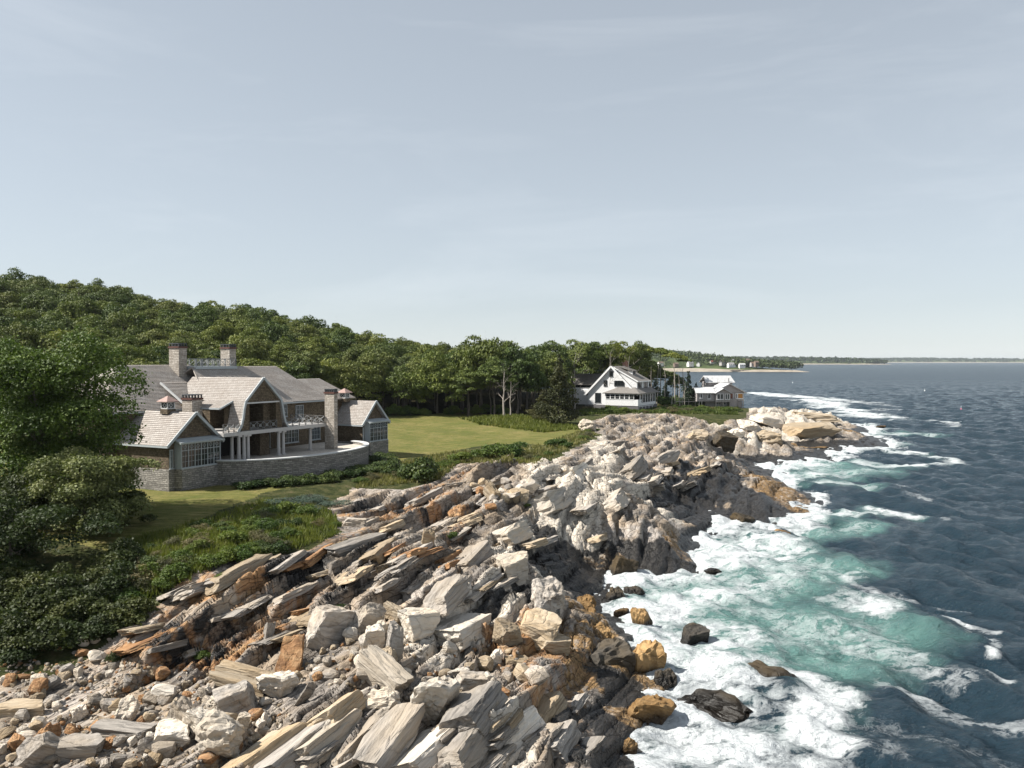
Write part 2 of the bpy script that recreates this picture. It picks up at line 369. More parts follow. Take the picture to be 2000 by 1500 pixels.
ALGAE = [(1150,1200,1,1200,1290,1.2,1.5,.6),(1230,1280,1,1290,1330,.8,1.6,.62),(1220,1380,.9,1280,1410,.6,1.8,.62),(1190,1340,1.2,1230,1400,1,1,.5),(1460,930,2,1570,980,1.2,5,.62),(1430,900,2,1480,940,2,2.5,.6),(1300,1060,1.2,1330,1085,.6,2,.6),(1200,1100,1,1260,1100,.8,1.4,.5),(1090,1200,1,1130,1330,1,1.8,.6),(1110,1330,1,1150,1480,1,.9,.55),(1500,930,1,1570,980,.6,3.2,.6),(1150,1110,.6,1210,1100,.6,1.3,.6),(1290,1030,2,1320,1060,1,1.2,.5),(1440,860,1,1560,872,.5,3,.7),(1620,848,1,1690,850,.3,4,.6),(1060,1150,1.6,1090,1190,1,1.4,.55)]
DARK = [(520,1130,5.6,640,1100,5.6,1.3,.62),(640,1100,5.6,760,1070,5.6,1.2,.6),(300,1260,3.8,420,1240,4.2,1,.6),(700,990,6.2,800,975,6.2,1.4,.6),(880,930,6.6,960,930,6.6,1.4,.5),(560,1210,4.2,700,1160,4.6,.9,.55),(820,1110,5.2,900,1060,5.5,.8,.5),(1080,1090,2,1320,1070,1.6,2.6,.85),(1300,1000,2,1340,980,2,3,.8),(1320,960,3,1420,930,2.6,4,.75),(1000,1160,3.4,1060,1200,2.6,1.2,.75),(1090,1380,2,1160,1500,1.2,1.3,.75),(300,1230,4.2,460,1210,4.5,.8,.55),(760,1000,6,850,1010,5.8,1.2,.6),(430,1120,6,520,1110,6,.8,.6),(1040,1120,2.5,1120,1100,2,2.2,.95),(1120,1080,2.5,1200,1060,3,2.6,.9),(1200,1060,3,1300,1050,2.8,1.6,.55),(1360,930,3,1460,980,.8,5,.95),(1430,900,1.5,1500,940,1,3.4,.95),(1440,845,4,1460,870,1,2.5,.7),(1130,1300,1,1180,1330,.8,1,.95),(1150,1400,1,1190,1500,.5,.9,.95),(1640,835,2,1680,848,.5,4,.7),(1000,1190,3.2,920,1230,3.2,.8,.7),(560,1110,5,700,1080,5.3,1.2,.45),(620,1170,4.4,760,1120,4.8,1,.5)]  # wet cliff and shore; strokes on the left ledge paint in undercut and tree shade

def make_grid(r0, r1, kr, t0, t1, dt):
    rows = r0 * np.exp(np.arange(int(math.log(r1 / r0) / kr) + 2) * kr)
    cols = np.arange(t0, t1 + dt, dt)
    Y, T = np.meshgrid(rows, cols, indexing='ij')
    return T * Y, Y
def grid_quads(nr, nc):
    i = np.arange(nr * nc).reshape(nr, nc)
    return np.stack([i[:-1, :-1], i[:-1, 1:], i[1:, 1:], i[1:, :-1]], -1).reshape(-1, 4)

gx, gy = make_grid(20, 275, 0.0030, -0.86, 0.76, 0.0030)
gz = base_z(gx, gy)
wxg = gx + 0.8 * fbm(gx / 3, gy / 3, 3, 51); wyg = gy + 0.8 * fbm(gx / 3, gy / 3, 3, 52)
rock_in = inside(wxg, wyg, ROCK_POLY)
ed = line_dist(gx, gy, ROCK_EDGE)
rin = np.where(inside(gx, gy, ROCK_POLY), ed, -ed)
rel, tone = relief(gx, gy)
amp = sstep(-1.0, 4.0, rin) * (0.3 + 0.7 * sstep(0.5, 4.0, gz))
cob = 1 - 0.75 * strokes(gx, gy, [(-100,1420,2.6,300,1400,2.7,5,1),(300,1400,2.7,520,1370,2.8,3.2,1),(560,1330,3.4,700,1250,3.8,2.6,.9)])
far_soft = 1 + 0.15 * sstep(120, 200, gy)
gz = gz + rel * amp * cob * far_soft
bank_in = ~rock_in
gz += np.where(bank_in, 0.14 * fbm(gx / 5, gy / 5, 3, 61) * sstep(0, 3, -rin), 0)
# level ground round the big house
lu = (gx - HO[0]) * HU[0] + (gy - HO[1]) * HU[1]; lv = (gx - HO[0]) * HV[0] + (gy - HO[1]) * HV[1]
hd = np.maximum(np.maximum(-3 - lu, lu - 37), np.maximum(-22 - lv, lv - 7.5))
fl = 1 - sstep(0, 6, hd); gz = gz * (1 - fl) + (7.0 + 0.05 * fbm(gx / 4, gy / 4, 2, 3)) * fl
lawn_in = (inside(wxg, wyg, LAWN_POLY) | inside(gx, gy, FAR_LAWN)) & ~rock_in
wood_in = inside(wxg, wyg, WOOD_POLY) & ~rock_in & ~lawn_in

def terrain_z(x, y):               # height of the finished ground at one point
    T = x / y; r = math.log(y / 20.0) / 0.0030; c = (T + 0.86) / 0.0030
    i = int(min(max(r, 0), gz.shape[0] - 2)); j = int(min(max(c, 0), gz.shape[1] - 2))
    fr, fc = min(max(r - i, 0), 1), min(max(c - j, 0), 1)
    return float((gz[i, j] * (1 - fc) + gz[i, j + 1] * fc) * (1 - fr) + (gz[i + 1, j] * (1 - fc) + gz[i + 1, j + 1] * fc) * fr)
def ground_px(px, py):             # where the line through (px, py) first meets the finished ground
    d = ray(px, py); t = 20.0
    while t < 270 and CAM_Z + d[2] * t > terrain_z(d[0] * t, d[1] * t): t *= 1.012
    lo = t / 1.012
    for _ in range(5):
        m_ = (lo + t) / 2
        if CAM_Z + d[2] * m_ > terrain_z(d[0] * m_, d[1] * m_): lo = m_
        else: t = m_
    return (d[0] * t, d[1] * t, terrain_z(d[0] * t, d[1] * t))

def sub_surface(name, fmask, mat, extra=None, kind='structure'):
    nr, nc = gx.shape
    q = grid_quads(nr, nc)[fmask.ravel()]
    used = np.unique(q); remap = np.full(nr * nc, -1); remap[used] = np.arange(len(used))
    co = np.stack([gx.ravel()[used], gy.ravel()[used], gz.ravel()[used]], -1)
    me = np_mesh(name, co, remap[q], mat=mat, smooth=(name != 'bedrock'))
    if extra: extra(me, used)
    return tag(link(name, me), kind=kind)
fq = lambda m: m[:-1, :-1]
zmax = np.maximum.reduce([gz[:-1, :-1], gz[1:, :-1], gz[:-1, 1:], gz[1:, 1:]])

M_BEDROCK = rock_material('bedrock', terrain=True)
def rock_attrs(me, used):
    x, y, z = gx.ravel()[used], gy.ravel()[used], gz.ravel()[used]
    pale = strokes(x, y, PALE) + 0.18 * fbm(x / 6, y / 6, 3, 71)
    rust = strokes(x, y, RUST) + 0.3 * np.clip(fbm(x / 4, y / 4, 3, 72), 0, 1)
    wet = np.clip(strokes(x, y, DARK) + 0.95 * (1 - sstep(0.5, 1.7, z + 0.5 * fbm(x / 3, y / 3, 3, 73))), 0, 1)  # tide-wet rock, plus dark strokes that put ledge shade into the colour
    alg = np.clip(strokes(x, y, ALGAE), 0, 1) * (1 - sstep(2.0, 3.0, z))
    wet = wet * (1 - 0.75 * sstep(.3, .8, alg))
    attr(me, 'rock', np.stack([np.clip(pale, 0, 1), np.clip(rust, 0, 1), wet, tone.ravel()[used]], -1))
    attr(me, 'algae', alg, 'FLOAT')
t = NT('lawn')
p = t.pos()
n1 = t.noise(p, 0.12, 4, 0.6); n2 = t.noise(p, 2.2, 6, 0.7); n3 = t.noise(t.mapping(p, rot=(0, 0, 0.5), scale=(0.35, 2.4, 1)), 1.0, 5, 0.6)
c = t.ramp(n1, [(0.3, (0.1, 0.12, 0.026)), (0.5, (0.175, 0.168, 0.045)), (0.68, (0.25, 0.21, 0.08))])
c = t.mix(t.ramp(n2, [(0.38, 0.85), (0.62, 0.0)]), c, (0.07, 0.09, 0.02))
c = t.mix(1.0, c, t.ramp(t.noise(p, 14.0, 5, 0.75), [(0.35, 0.5), (0.65, 1.3)]), 'MULTIPLY')
c = t.mix(t.ramp(n3, [(0.45, 0.0), (0.65, 0.6)]), c, (0.3, 0.25, 0.11))
c = t.mix(t.ramp(t.noise(p, 0.45, 6, 0.7), [(0.45, 0.0), (0.68, 0.65)]), c, (0.09, 0.115, 0.028))
t.col(t.mix(1.0, c, (0.95, 0.93, 0.92), 'MULTIPLY')); t.rough(0.95); t.spec(0.1)
t.bump(t.noise(p, 7, 6, 0.75), 0.8, 0.12)
M_LAWN = t.m
t = NT('bank_soil')
p = t.pos()
c = t.ramp(t.noise(p, 0.9, 7, 0.7), [(0.3, (0.02, 0.026, 0.01)), (0.48, (0.05, 0.06, 0.02)), (0.6, (0.1, 0.095, 0.04)), (0.72, (0.17, 0.13, 0.08))])
t.col(c); t.rough(0.95); t.spec(0.1); t.bump(t.noise(p, 3, 8, 0.75), 1.0, 0.4)
M_BANK = t.m
t = NT('forest_floor')
t.col(t.ramp(t.noise(t.pos(), 0.8, 6, 0.7), [(0.3, (0.012, 0.013, 0.007)), (0.7, (0.045, 0.04, 0.02))])); t.rough(1.0); t.spec(0.05)
M_FLOOR = t.m
deep = zmax > -1.6
sub_surface('bedrock', fq(rock_in) & deep, M_BEDROCK, rock_attrs)
sub_surface('lawn', fq(lawn_in), M_LAWN)
sub_surface('forest_floor', fq(wood_in), M_FLOOR)
sub_surface('bank', fq(~rock_in & ~lawn_in & ~wood_in) & deep, M_BANK)

# ------------------------------------------------------------------ sea
sx, sy = make_grid(24, 900, 0.0034, -0.05, 0.80, 0.0026)
far = 900 * np.exp(np.arange(1, 34) * 0.085)
cols = sx[0] / sy[0]
sx2 = cols[None, :] * far[:, None]; sy2 = np.repeat(far[:, None], len(cols), 1)
sx = np.concatenate([sx, sx2]); sy = np.concatenate([sy, sy2])
FOAM = [  # picture x, y to x, y, half width in metres, strength, teal
 (1150,1150,1300,1120,4,1,.5),(1300,1120,1400,1060,6,.95,.6),(1340,1040,1420,1020,5,.95,.4),(1400,1010,1540,1010,4,.9,.3),(1380,1100,1480,1060,5,.8,.8),(1480,1060,1560,1000,4,.95,.4),(1540,1010,1580,1005,4,1,.4),
 (1160,1220,1320,1180,5,1,.5),(1320,1180,1480,1130,6,.72,1),(1480,1130,1560,1100,5,.4,1),(1300,1250,1450,1230,5,.75,.9),(1450,1200,1650,1230,6,.42,1),(1500,1260,1640,1280,4,.3,1),(1650,1170,1720,1190,2.4,.7,.6),(1600,1120,1700,1180,1.5,.35,.5),
 (1200,1480,1330,1400,4,1,.3),(1330,1400,1440,1330,3.4,.72,.2),(1250,1330,1400,1290,3,.8,.3),(1330,1450,1480,1470,4.5,1,.3),(1480,1470,1600,1490,3,.62,.3),(1560,1310,1640,1360,1.7,.85,.4),(1640,1360,1580,1430,2,1,.4),(1590,1400,1640,1440,1.8,1,.3),(1450,1360,1560,1420,3,.5,.3),(1400,1300,1520,1290,2,.6,.6),
 (1640,1110,1740,1170,1.6,.55,.1),(1740,1150,1850,1180,1.2,.5,.1),(1860,1210,1930,1225,.7,.75,0),(1930,1240,1975,1290,.8,.7,0),(1960,1310,1995,1330,.8,.8,0),(1740,1340,1850,1360,1.6,.5,.2),(1850,1370,2000,1410,2,.45,.1),(1700,1250,1800,1270,2,.42,.5),(1680,1400,1800,1440,3,.3,.1),(1750,1460,1960,1490,3,.28,.05),(1800,1290,1900,1330,2,.35,.2),
 (1590,1010,1700,1000,3,.75,.7),(1680,985,1760,1005,2,.85,.6),(1600,1040,1700,1025,3,.4,.9),(1790,1000,1830,1020,1.5,.4,.1),(1770,950,1800,975,1.5,.35,.1),
 (1450,880,1560,890,6,.9,.5),(1560,890,1680,870,7,.95,.4),(1480,900,1600,910,7,.7,1),(1490,930,1600,925,7,.75,.8),(1600,915,1700,920,6,.45,.9),(1590,945,1690,950,4,.6,.7),(1700,875,1850,898,3,.85,.4),(1850,898,1800,915,3,.7,.3),(1690,905,1800,915,4,.6,.6),(1640,830,1720,838,8,.9,.4),(1700,845,1800,850,7,.6,.6),(1600,790,1720,815,12,.95,.3),(1720,815,1760,820,8,.6,.3),(1480,768,1560,775,16,.95,.2),(1560,775,1680,786,14,.6,.2),(1680,786,1740,793,8,.5,.1),(1560,780,1620,790,10,.9,.2),(1660,800,1740,800,6,.5,.1),
 (1830,820,1860,824,4,.6,.1),(1850,828,1890,836,4,.5,.1),(1640,855,1700,868,6,.7,.5)]
def sea_fields(x, y):
    F = np.zeros_like(x); T = np.zeros_like(x)
    sc_ = np.clip(y / 60, 0.6, 4)
    wx = x + sc_ * (1.6 * fbm(x / 5, y / 5, 4, 81) + 1.2 * fbm(x / 18, y / 18, 2, 83)); wy = y + sc_ * (1.6 * fbm(x / 5, y / 5, 4, 82) + 1.2 * fbm(x / 18, y / 18, 2, 84))
    for a0, a1, b0, b1, w, s, tl in FOAM:
        A, B = at_z(a0, a1, 0), at_z(b0, b1, 0)
        d = seg_dist(wx, wy, A, B)
        m = 1 - sstep(w * 0.1, w * 1.25, d)
        F = np.maximum(F, s * m)
        T = np.maximum(T, tl * (1 - sstep(w * 0.3, w * 2.0, d)))
    nf = 1 - sstep(60, 160, y)
    F = F * np.clip(0.86 + 0.75 * (nf * fbm(x / 1.4, y / 1.4, 5, 301, 0.62) + (1 - nf) * fbm(x / 4, y / 4, 5, 303, 0.62)) + 0.4 * fbm(x / 9, y / 5, 3, 302), 0.15, 1.25)
    return np.clip(F, 0, 1), T
F, T = sea_fields(sx, sy)
near = sy < 275
inb = near & (np.abs(sx / sy) < 0.8)
depth = np.full(sx.shape, -8.0)
ti = np.clip((np.log(np.clip(sy, 20, 274) / 20) / 0.0030).astype(int), 0, gz.shape[0] - 1)
tj = np.clip(((sx / sy + 0.86) / 0.0030).astype(int), 0, gz.shape[1] - 1)
depth = np.where(near & (sx / sy < 0.755), gz[ti, tj], -8.0)
F = np.maximum(F, 0.75 * sstep(-1.1, -0.1, depth + 0.5 * fbm(sx / 2, sy / 2, 3, 88)))
sz = np.zeros_like(sx)
fade = 1 - sstep(500, 950, sy)
wr = np.random.default_rng(3)
for k in range(46):
    L = 1.3 * (1.11 ** k) if k < 26 else wr.uniform(1.2, 9)
    ang = math.radians(200 + wr.normal(0, 32))
    A = 0.016 * L ** 0.72
    kx, ky = 2 * math.pi / L * math.cos(ang), 2 * math.pi / L * math.sin(ang)
    ok = sstep(0.0, 1.0, (L / 3.0 - sy * 0.0034) / 0.4)
    ph = kx * sx + ky * sy + wr.uniform(0, 6.28) + 1.1 * fbm(sx / (2.5 * L), sy / (2.5 * L), 2, 200 + k)
    sz += A * ok * (np.sin(ph) + 0.28 * np.sin(2 * ph + 1.57))
sz *= fade * (1 - 0.55 * np.clip(F, 0, 1))
churn = fbm(sx / 1.3, sy / 1.3, 5, 91) * 0.4 + fbm(sx / 4, sy / 4, 3, 92) * 0.5
sz += np.clip(F, 0, 1) * (churn + 0.12) * (1 - sstep(130, 260, sy))
F = F + 0.10 * np.clip(fbm(sx / 9, sy / 30, 3, 95), 0, 1) * (1 - sstep(80, 250, sy))
nr, nc = sx.shape
q = grid_quads(nr, nc)
dq = depth[:-1, :-1].ravel()
q = q[dq < 1.6]
used = np.unique(q); remap = np.full(nr * nc, -1); remap[used] = np.arange(len(used))
t = NT('sea_water')
p = t.pos()
a = t.attr('water'); fr_, tl_ = t.sep(a.outputs['Color'])[:2]
wv = t.new('ShaderNodeVectorMath', operation='ADD'); t.l.new(p, wv.inputs[0])
wn_ = t.new('ShaderNodeTexNoise'); t.l.new(p, wn_.inputs['Vector']); wn_.inputs['Scale'].default_value = 0.5; wn_.inputs['Detail'].default_value = 4
sc2 = t.new('ShaderNodeVectorMath', operation='SCALE'); t.l.new(wn_.outputs['Color'], sc2.inputs[0]); sc2.inputs['Scale'].default_value = 2.6
t.l.new(sc2.outputs[0], wv.inputs[1]); pw_ = wv.outputs[0]
w1 = t.noise(t.mapping(pw_, rot=(0, 0, 0.35), scale=(0.75, 1.25, 1)), 0.85, 9, 0.62, 0.3)
w2 = t.noise(pw_, 2.6, 8, 0.65, 0.4)
web = t.math('SUBTRACT', 1.0, t.math('MULTIPLY', t.math('ABSOLUTE', t.math('SUBTRACT', w1, 0.5)), 7.0))
web2 = t.math('SUBTRACT', 1.0, t.math('MULTIPLY', t.math('ABSOLUTE', t.math('SUBTRACT', w2, 0.5)), 6.0))
tex = t.math('ADD', t.math('MULTIPLY', t.math('MAXIMUM', web, -0.6), 0.3), t.math('ADD', t.math('MULTIPLY', t.math('MAXIMUM', web2, -0.6), 0.16), t.math('MULTIPLY', t.math('SUBTRACT', w1, 0.5), 1.3)))
fv = t.math('ADD', t.math('MULTIPLY', fr_, 0.98), t.math('MULTIPLY', tex, 0.8))
fm = t.ramp(fv, [(0.48, 0.0), (0.72, 0.45), (1.04, 1.0)])
fm = t.math('MULTIPLY', fm, t.ramp(fr_, [(0.06, 0.0), (0.22, 1.0)]))
lw = t.new('ShaderNodeLayerWeight'); lw.inputs['Blend'].default_value = 0.5
deepc = t.mix(t.noise(p, 0.05, 3), (0.01, 0.024, 0.036), (0.016, 0.034, 0.048))
tm = t.ramp(t.math('ADD', tl_, t.math('MULTIPLY', t.math('SUBTRACT', t.noise(p, 0.22, 4), 0.5), 0.9)), [(0.25, 0.0), (0.9, 1.0)])
c = t.mix(tm, deepc, t.mix(t.noise(p, 0.6, 5), (0.045, 0.115, 0.112), (0.14, 0.255, 0.228)))
c = t.mix(fm, c, (0.58, 0.61, 0.62))
t.col(c); t.rough(t.math('MAXIMUM', t.ramp(fm, [(0, 0.12), (1, 0.9)]), t.math('MULTIPLY', t.sep(a.outputs['Color'])[2], 0.3))); t.spec(0.36); t.b.inputs['IOR'].default_value = 1.33
h1 = t.noise(t.mapping(p, rot=(0, 0, 0.3), scale=(0.55, 1.2, 1)), 0.8, 7, 0.62, 0.25)
h2 = t.noise(t.mapping(p, rot=(0, 0, 0.3), scale=(0.6, 1.1, 1)), 0.16, 5, 0.6)
h3 = t.noise(t.mapping(p, rot=(0, 0, 0.3), scale=(0.6, 1.3, 1)), 2.4, 6, 0.65, 0.3)
t.bump(t.math('ADD', t.math('ADD', t.math('ADD', h1, t.math('MULTIPLY', h3, 0.4)), t.math('MULTIPLY', h2, 1.2)), t.math('MULTIPLY', fm, t.math('MULTIPLY', w2, 0.22))), 1.0, 0.75)
M_SEA = t.m
me = np_mesh('sea', np.stack([sx.ravel()[used], sy.ravel()[used], sz.ravel()[used]], -1), remap[q], mat=M_SEA, smooth=True)
attr(me, 'water', np.stack([np.clip(F, 0, 1), np.clip(T, 0, 1), sstep(200, 900, sy), T * 0 + 1], -1).reshape(-1, 4)[used])
tag(link('sea', me), kind='structure')

# ------------------------------------------------------------------ loose rocks
def rock_mesh(name, seed, shape=(1, 1, 1), planes=12, cut=(0.62, 0.95), boxy=0.0, rough=0.05, sub=3):
    r = random.Random(seed)
    bm = bmesh.new()
    bmesh.ops.create_icosphere(bm, subdivisions=sub, radius=1.0)
    ps = []
    if boxy:
        for ax in range(3):
            for sg in (-1, 1):
                n = Vector((0, 0, 0)); n[ax] = sg
                n = (n + Vector((r.gauss(0, .13), r.gauss(0, .13), r.gauss(0, .13)))).normalized()
                ps.append((n, boxy * r.uniform(0.85, 1.1)))
    for k in range(planes):
        n = Vector((r.gauss(0, 1), r.gauss(0, 1), r.gauss(0, 1))).normalized()
        ps.append((n, r.uniform(*cut)))
    off = Vector((r.uniform(0, 99), r.uniform(0, 99), r.uniform(0, 99)))
    from mathutils import noise as mn
    for v in bm.verts:
        c = v.co * 1.25
        for n, d in ps:
            e = c.dot(n) - d
            if e > 0: c = c - n * e
        c = c + v.co * (rough * 1.3 * mn.noise(c * 2.3 + off) + rough * 0.9 * mn.noise(c * 5.5 + off) + rough * 0.5 * mn.noise(c * 12 + off))
        v.co = Vector((c.x * shape[0], c.y * shape[1], c.z * shape[2]))
    xs = [[v.co[k] for v in bm.verts] for k in range(3)]
    lo = Vector([min(q) for q in xs]); hi = Vector([max(q) for q in xs])
    for v in bm.verts:             # unit box, standing on z = 0
        v.co = Vector(((v.co.x - (lo.x + hi.x) / 2) / (hi.x - lo.x), (v.co.y - (lo.y + hi.y) / 2) / (hi.y - lo.y), (v.co.z - lo.z) / (hi.z - lo.z)))
    me = bpy.data.meshes.new(name); bm.to_mesh(me); bm.free()
    return me
BLOCKS = [rock_mesh('block', 100 + k, planes=7, cut=(0.75, 1.05), boxy=0.72, rough=0.075, sub=4) for k in range(8)]
ROUNDS = [rock_mesh('boulder', 200 + k, planes=22, cut=(0.62, 0.98), rough=0.13, sub=4) for k in range(6)]
SLABS = [rock_mesh('slab', 300 + k, planes=6, cut=(0.8, 1.1), boxy=0.7, rough=0.065, sub=4) for k in range(8)]
STONES = [rock_mesh('stone', 400 + k, planes=10, cut=(0.6, 0.95), boxy=0.85 if k % 2 else 0, rough=0.05, sub=2) for k in range(10)]

R_GREY = rock_material('grey_schist', pal=((0.06, 0.052, 0.046), (0.22, 0.2, 0.178), (0.4, 0.362, 0.32), (0.36, 0.295, 0.22)))
R_PALE = rock_material('pale_granite', pal=((0.3, 0.265, 0.22), (0.52, 0.465, 0.39), (0.64, 0.58, 0.5), (0.6, 0.5, 0.38)))
R_TAN = rock_material('tan_rock', pal=((0.1, 0.075, 0.05), (0.3, 0.235, 0.16), (0.45, 0.375, 0.28), (0.4, 0.29, 0.17)))
R_RUST = rock_material('rusty_schist', rust=0.75)
R_OCHRE = rock_material('ochre_rock', pal=((0.05, 0.03, 0.015), (0.24, 0.145, 0.06), (0.36, 0.235, 0.11), (0.22, 0.12, 0.04)))
R_WET = rock_material('wet_black_rock', pal=((0.008, 0.008, 0.007), (0.028, 0.026, 0.023), (0.07, 0.062, 0.052), (0.09, 0.06, 0.025)))
for nd in R_WET.node_tree.nodes:
    if nd.type == 'BSDF_PRINCIPLED': nd.inputs['Roughness'].default_value = 0.3
_rk = {}
def with_mat(me, mat):
    k = (me.name, mat.name)
    if k not in _rk:
        c = me.copy(); c.materials.clear(); c.materials.append(mat); _rk[k] = c
    return _rk[k]
def rock(name, px, py, w, h, me, mat, rz=0.0, tx=0.0, ty=0.0, deep=1.0, label=None, group=None, sink=0.16, parent=None, z=None, cat='boulder'):
    g = ground_px(px, py + h * 0.42) if z is None else at_z(px, py + h * 0.42, z)
    m = g[1] / FPX
    o = link(name, with_mat(me, mat), parent)
    W, Ht = w * m, h * m
    o.scale = (W, W * deep, Ht * 1.15)
    q = Quaternion((0, 0, 1), rz) @ Quaternion((0, 1, 0), ty) @ Quaternion((1, 0, 0), tx)
    o.rotation_euler = q.to_euler()
    o.location = (g[0], g[1] + W * deep * 0.25, g[2] - sink * Ht)
    if label: tag(o, label, cat, group)
    return o
SA = math.pi / 2 - STRIKE          # bearing of the beds, from the x axis
B, R, S = BLOCKS, ROUNDS, SLABS
for a in [
 ('boulder',242,1393,50,52,R[0],R_PALE,.3,0,0,1,'round pale boulder standing alone among the small cobbles'),
 ('boulder',415,1437,100,78,R[1],R_PALE,.2,.1,.2,.8,'big egg-shaped pale boulder with cracks at the bottom of the beach'),
 ('rock_slab',232,1434,142,30,S[0],R_GREY,-.08,.1,0,.35,'long flat grey slab lying across the cobbles'),
 ('boulder',465,1372,84,62,B[0],R_GREY,.5,.2,-.25,.8,'dark grey angular block leaning beside the pale cobbles'),
 ('rock_slab',352,1385,66,66,B[1],R_GREY,-.5,.3,.5,.6,'grey ribbed block tipped on its end above the egg-shaped boulder'),
 ('rock_slab',476,1318,125,26,S[1],R_TAN,-.22,0,.12,.22,'long brown weathered beam of rock below the ledge'),
 ('rock_slab',462,1336,130,24,S[2],R_TAN,-.25,.1,.16,.2,'lower of the two long brown rock beams below the ledge'),
 ('rock_slab',557,1290,52,86,S[3],R_RUST,.1,-.5,.1,.45,'bright rust-orange slab standing on end'),
 ('boulder',627,1236,100,86,B[2],R_GREY,.75,-.15,.4,.75,'big grey block with tan stripes beside the orange slab'),
 ('rock_slab',514,1258,26,78,S[4],R_GREY,1.0,-.3,.5,.5,'narrow grey splinter leaning up to the left of the orange slab'),
 ('boulder',536,1344,86,52,R[2],R_PALE,.1,0,.1,.8,'lumpy cream boulder under the rust-orange slab'),
 ('rock_slab',578,1352,26,52,S[5],R_GREY,.9,.5,.4,.4,'thin grey blade of rock resting on the lumpy cream boulder'),
 ('rock_slab',742,1312,128,60,S[6],R_PALE,-.62,.2,.42,.4,'long white block lying diagonally, brightest in the rubble'),
 ('boulder',744,1378,84,50,R[3],R_PALE,.15,0,-.1,.7,'loaf-shaped pale boulder between the white block and the cracked one'),
 ('boulder',832,1372,100,90,R[2],R_PALE,.4,.15,.2,.8,'big squarish pale boulder with vertical cracks'),
 ('rock_slab',822,1222,90,62,S[5],R_PALE,.95,-.35,.1,.6,'broad pale slab lying against the ledge above the rubble'),
 ('boulder',700,1212,54,66,B[5],R_GREY,.6,.3,.4,.7,'grey wedge-shaped block behind the white rubble'),
 ('boulder',766,1258,36,74,B[6],R_GREY,.2,0,.12,.6,'dark grey pointed block standing upright in the rubble'),
 ('boulder',728,1250,46,54,B[7],R_PALE,.3,.2,0,.8,'white block just left of the dark pointed one'),
 ('boulder',756,1290,40,44,R[4],R_TAN,.2,0,0,.8,'small tan boulder under the dark pointed block'),
 ('boulder',741,1228,34,30,R[5],R_PALE,.2,0,0,.8,'small round cream stone above the white rubble'),
 ('rock_slab',765,1196,44,26,S[7],R_TAN,-.6,0,.2,.5,'tan plank of rock lying at the top of the rubble'),
 ('boulder',915,1342,70,44,B[1],R_GREY,.2,.1,0,.8,'whitish grey block at the seaward end of the rubble'),
 ('boulder',896,1320,48,22,R[2],R_PALE,.2,0,0,.7,'flat cream stone behind the whitish grey block'),
 ('boulder',963,1288,30,38,R[5],R_PALE,.5,0,.2,.8,'cream egg-like stone between tan boulders'),
 ('boulder',1014,1302,58,30,B[3],R_TAN,.2,0,0,.8,'tan boulder beside the brown tide-stained rock'),
 ('boulder',1050,1228,84,54,B[5],R_TAN,-.3,.3,.2,.8,'sharp-edged brown boulder at the head of the gully'),
 ('boulder',1082,1262,66,34,B[2],R_TAN,.3,.1,.2,.6,'dark brown wedge leaning over the gully'),
 ('boulder',985,1240,60,40,B[6],R_TAN,.4,.2,.2,.8,'brown block wedged under the dark ledge'),
 ('boulder',1008,1112,64,50,B[4],R_PALE,.3,.1,-.15,.8,'big white square block jutting from the crest above the gully'),
 ('boulder',1062,1162,76,60,R[4],R_GREY,.6,.2,.2,.8,'squat grey block standing beside the white square one'),
 ('rock_slab',62,1468,96,60,B[1],R_GREY,.7,.4,.5,.6,'grey split slab in the corner of the beach'),
 ('boulder',72,1440,48,56,R[3],R_RUST,.8,.3,.4,.7,'reddish boulder behind the grey split slab'),
 ('rock_slab',148,1466,104,36,S[4],R_GREY,.06,.2,0,.5,'broad ridged grey slab below the long flat slab'),
 ('rock_slab',36,1388,100,26,S[2],R_TAN,.12,.1,0,.35,'long tan slab at the edge of the shaded cobbles'),
 ('boulder',214,1453,28,22,R[4],R_RUST,.12,0,0,.9,'small rusty stone beside the ridged grey slab'),
 ('boulder',330,1442,76,34,B[6],R_PALE,.12,0,0,.9,'flat cream block just left of the egg-shaped boulder'),
 ('boulder',378,1412,52,46,B[7],R_PALE,-.4,0,.3,.8,'cream ribbed block touching the egg-shaped boulder'),
 ('boulder',416,1382,48,36,R[1],R_PALE,.4,0,.3,.8,'cream boulder above the egg-shaped one'),
 ('boulder',145,1394,34,34,R[5],R_PALE,.4,0,.3,.8,'small white boulder in the middle of the cobbles'),
 ('boulder',468,1410,30,26,B[2],R_PALE,.4,0,.3,.8,'small pale block right of the egg-shaped boulder'),
 ('rock_slab',957,957,44,40,S[0],R_TAN,-.75,.3,.5,.32,'pale plank of stone propped on the upper ledge'),
 ('boulder',1010,970,44,26,B[5],R_TAN,.2,.1,.1,.6,'tan block right of the propped stone plank'),
 ('boulder',833,1053,28,34,B[3],R_TAN,.2,.2,.2,.7,'square tan block sitting in the gap of the upper ledge'),
 ('boulder',690,1022,52,16,B[1],R_GREY,.1,0,0,.6,'flat grey stone under the juniper bank'),
 ('boulder',1148,832,38,24,R[1],R_PALE,.1,0,0,.8,'white boulder beside the big spruce at the end of the lawn'),
]: rock(*a[:11], label=a[11])
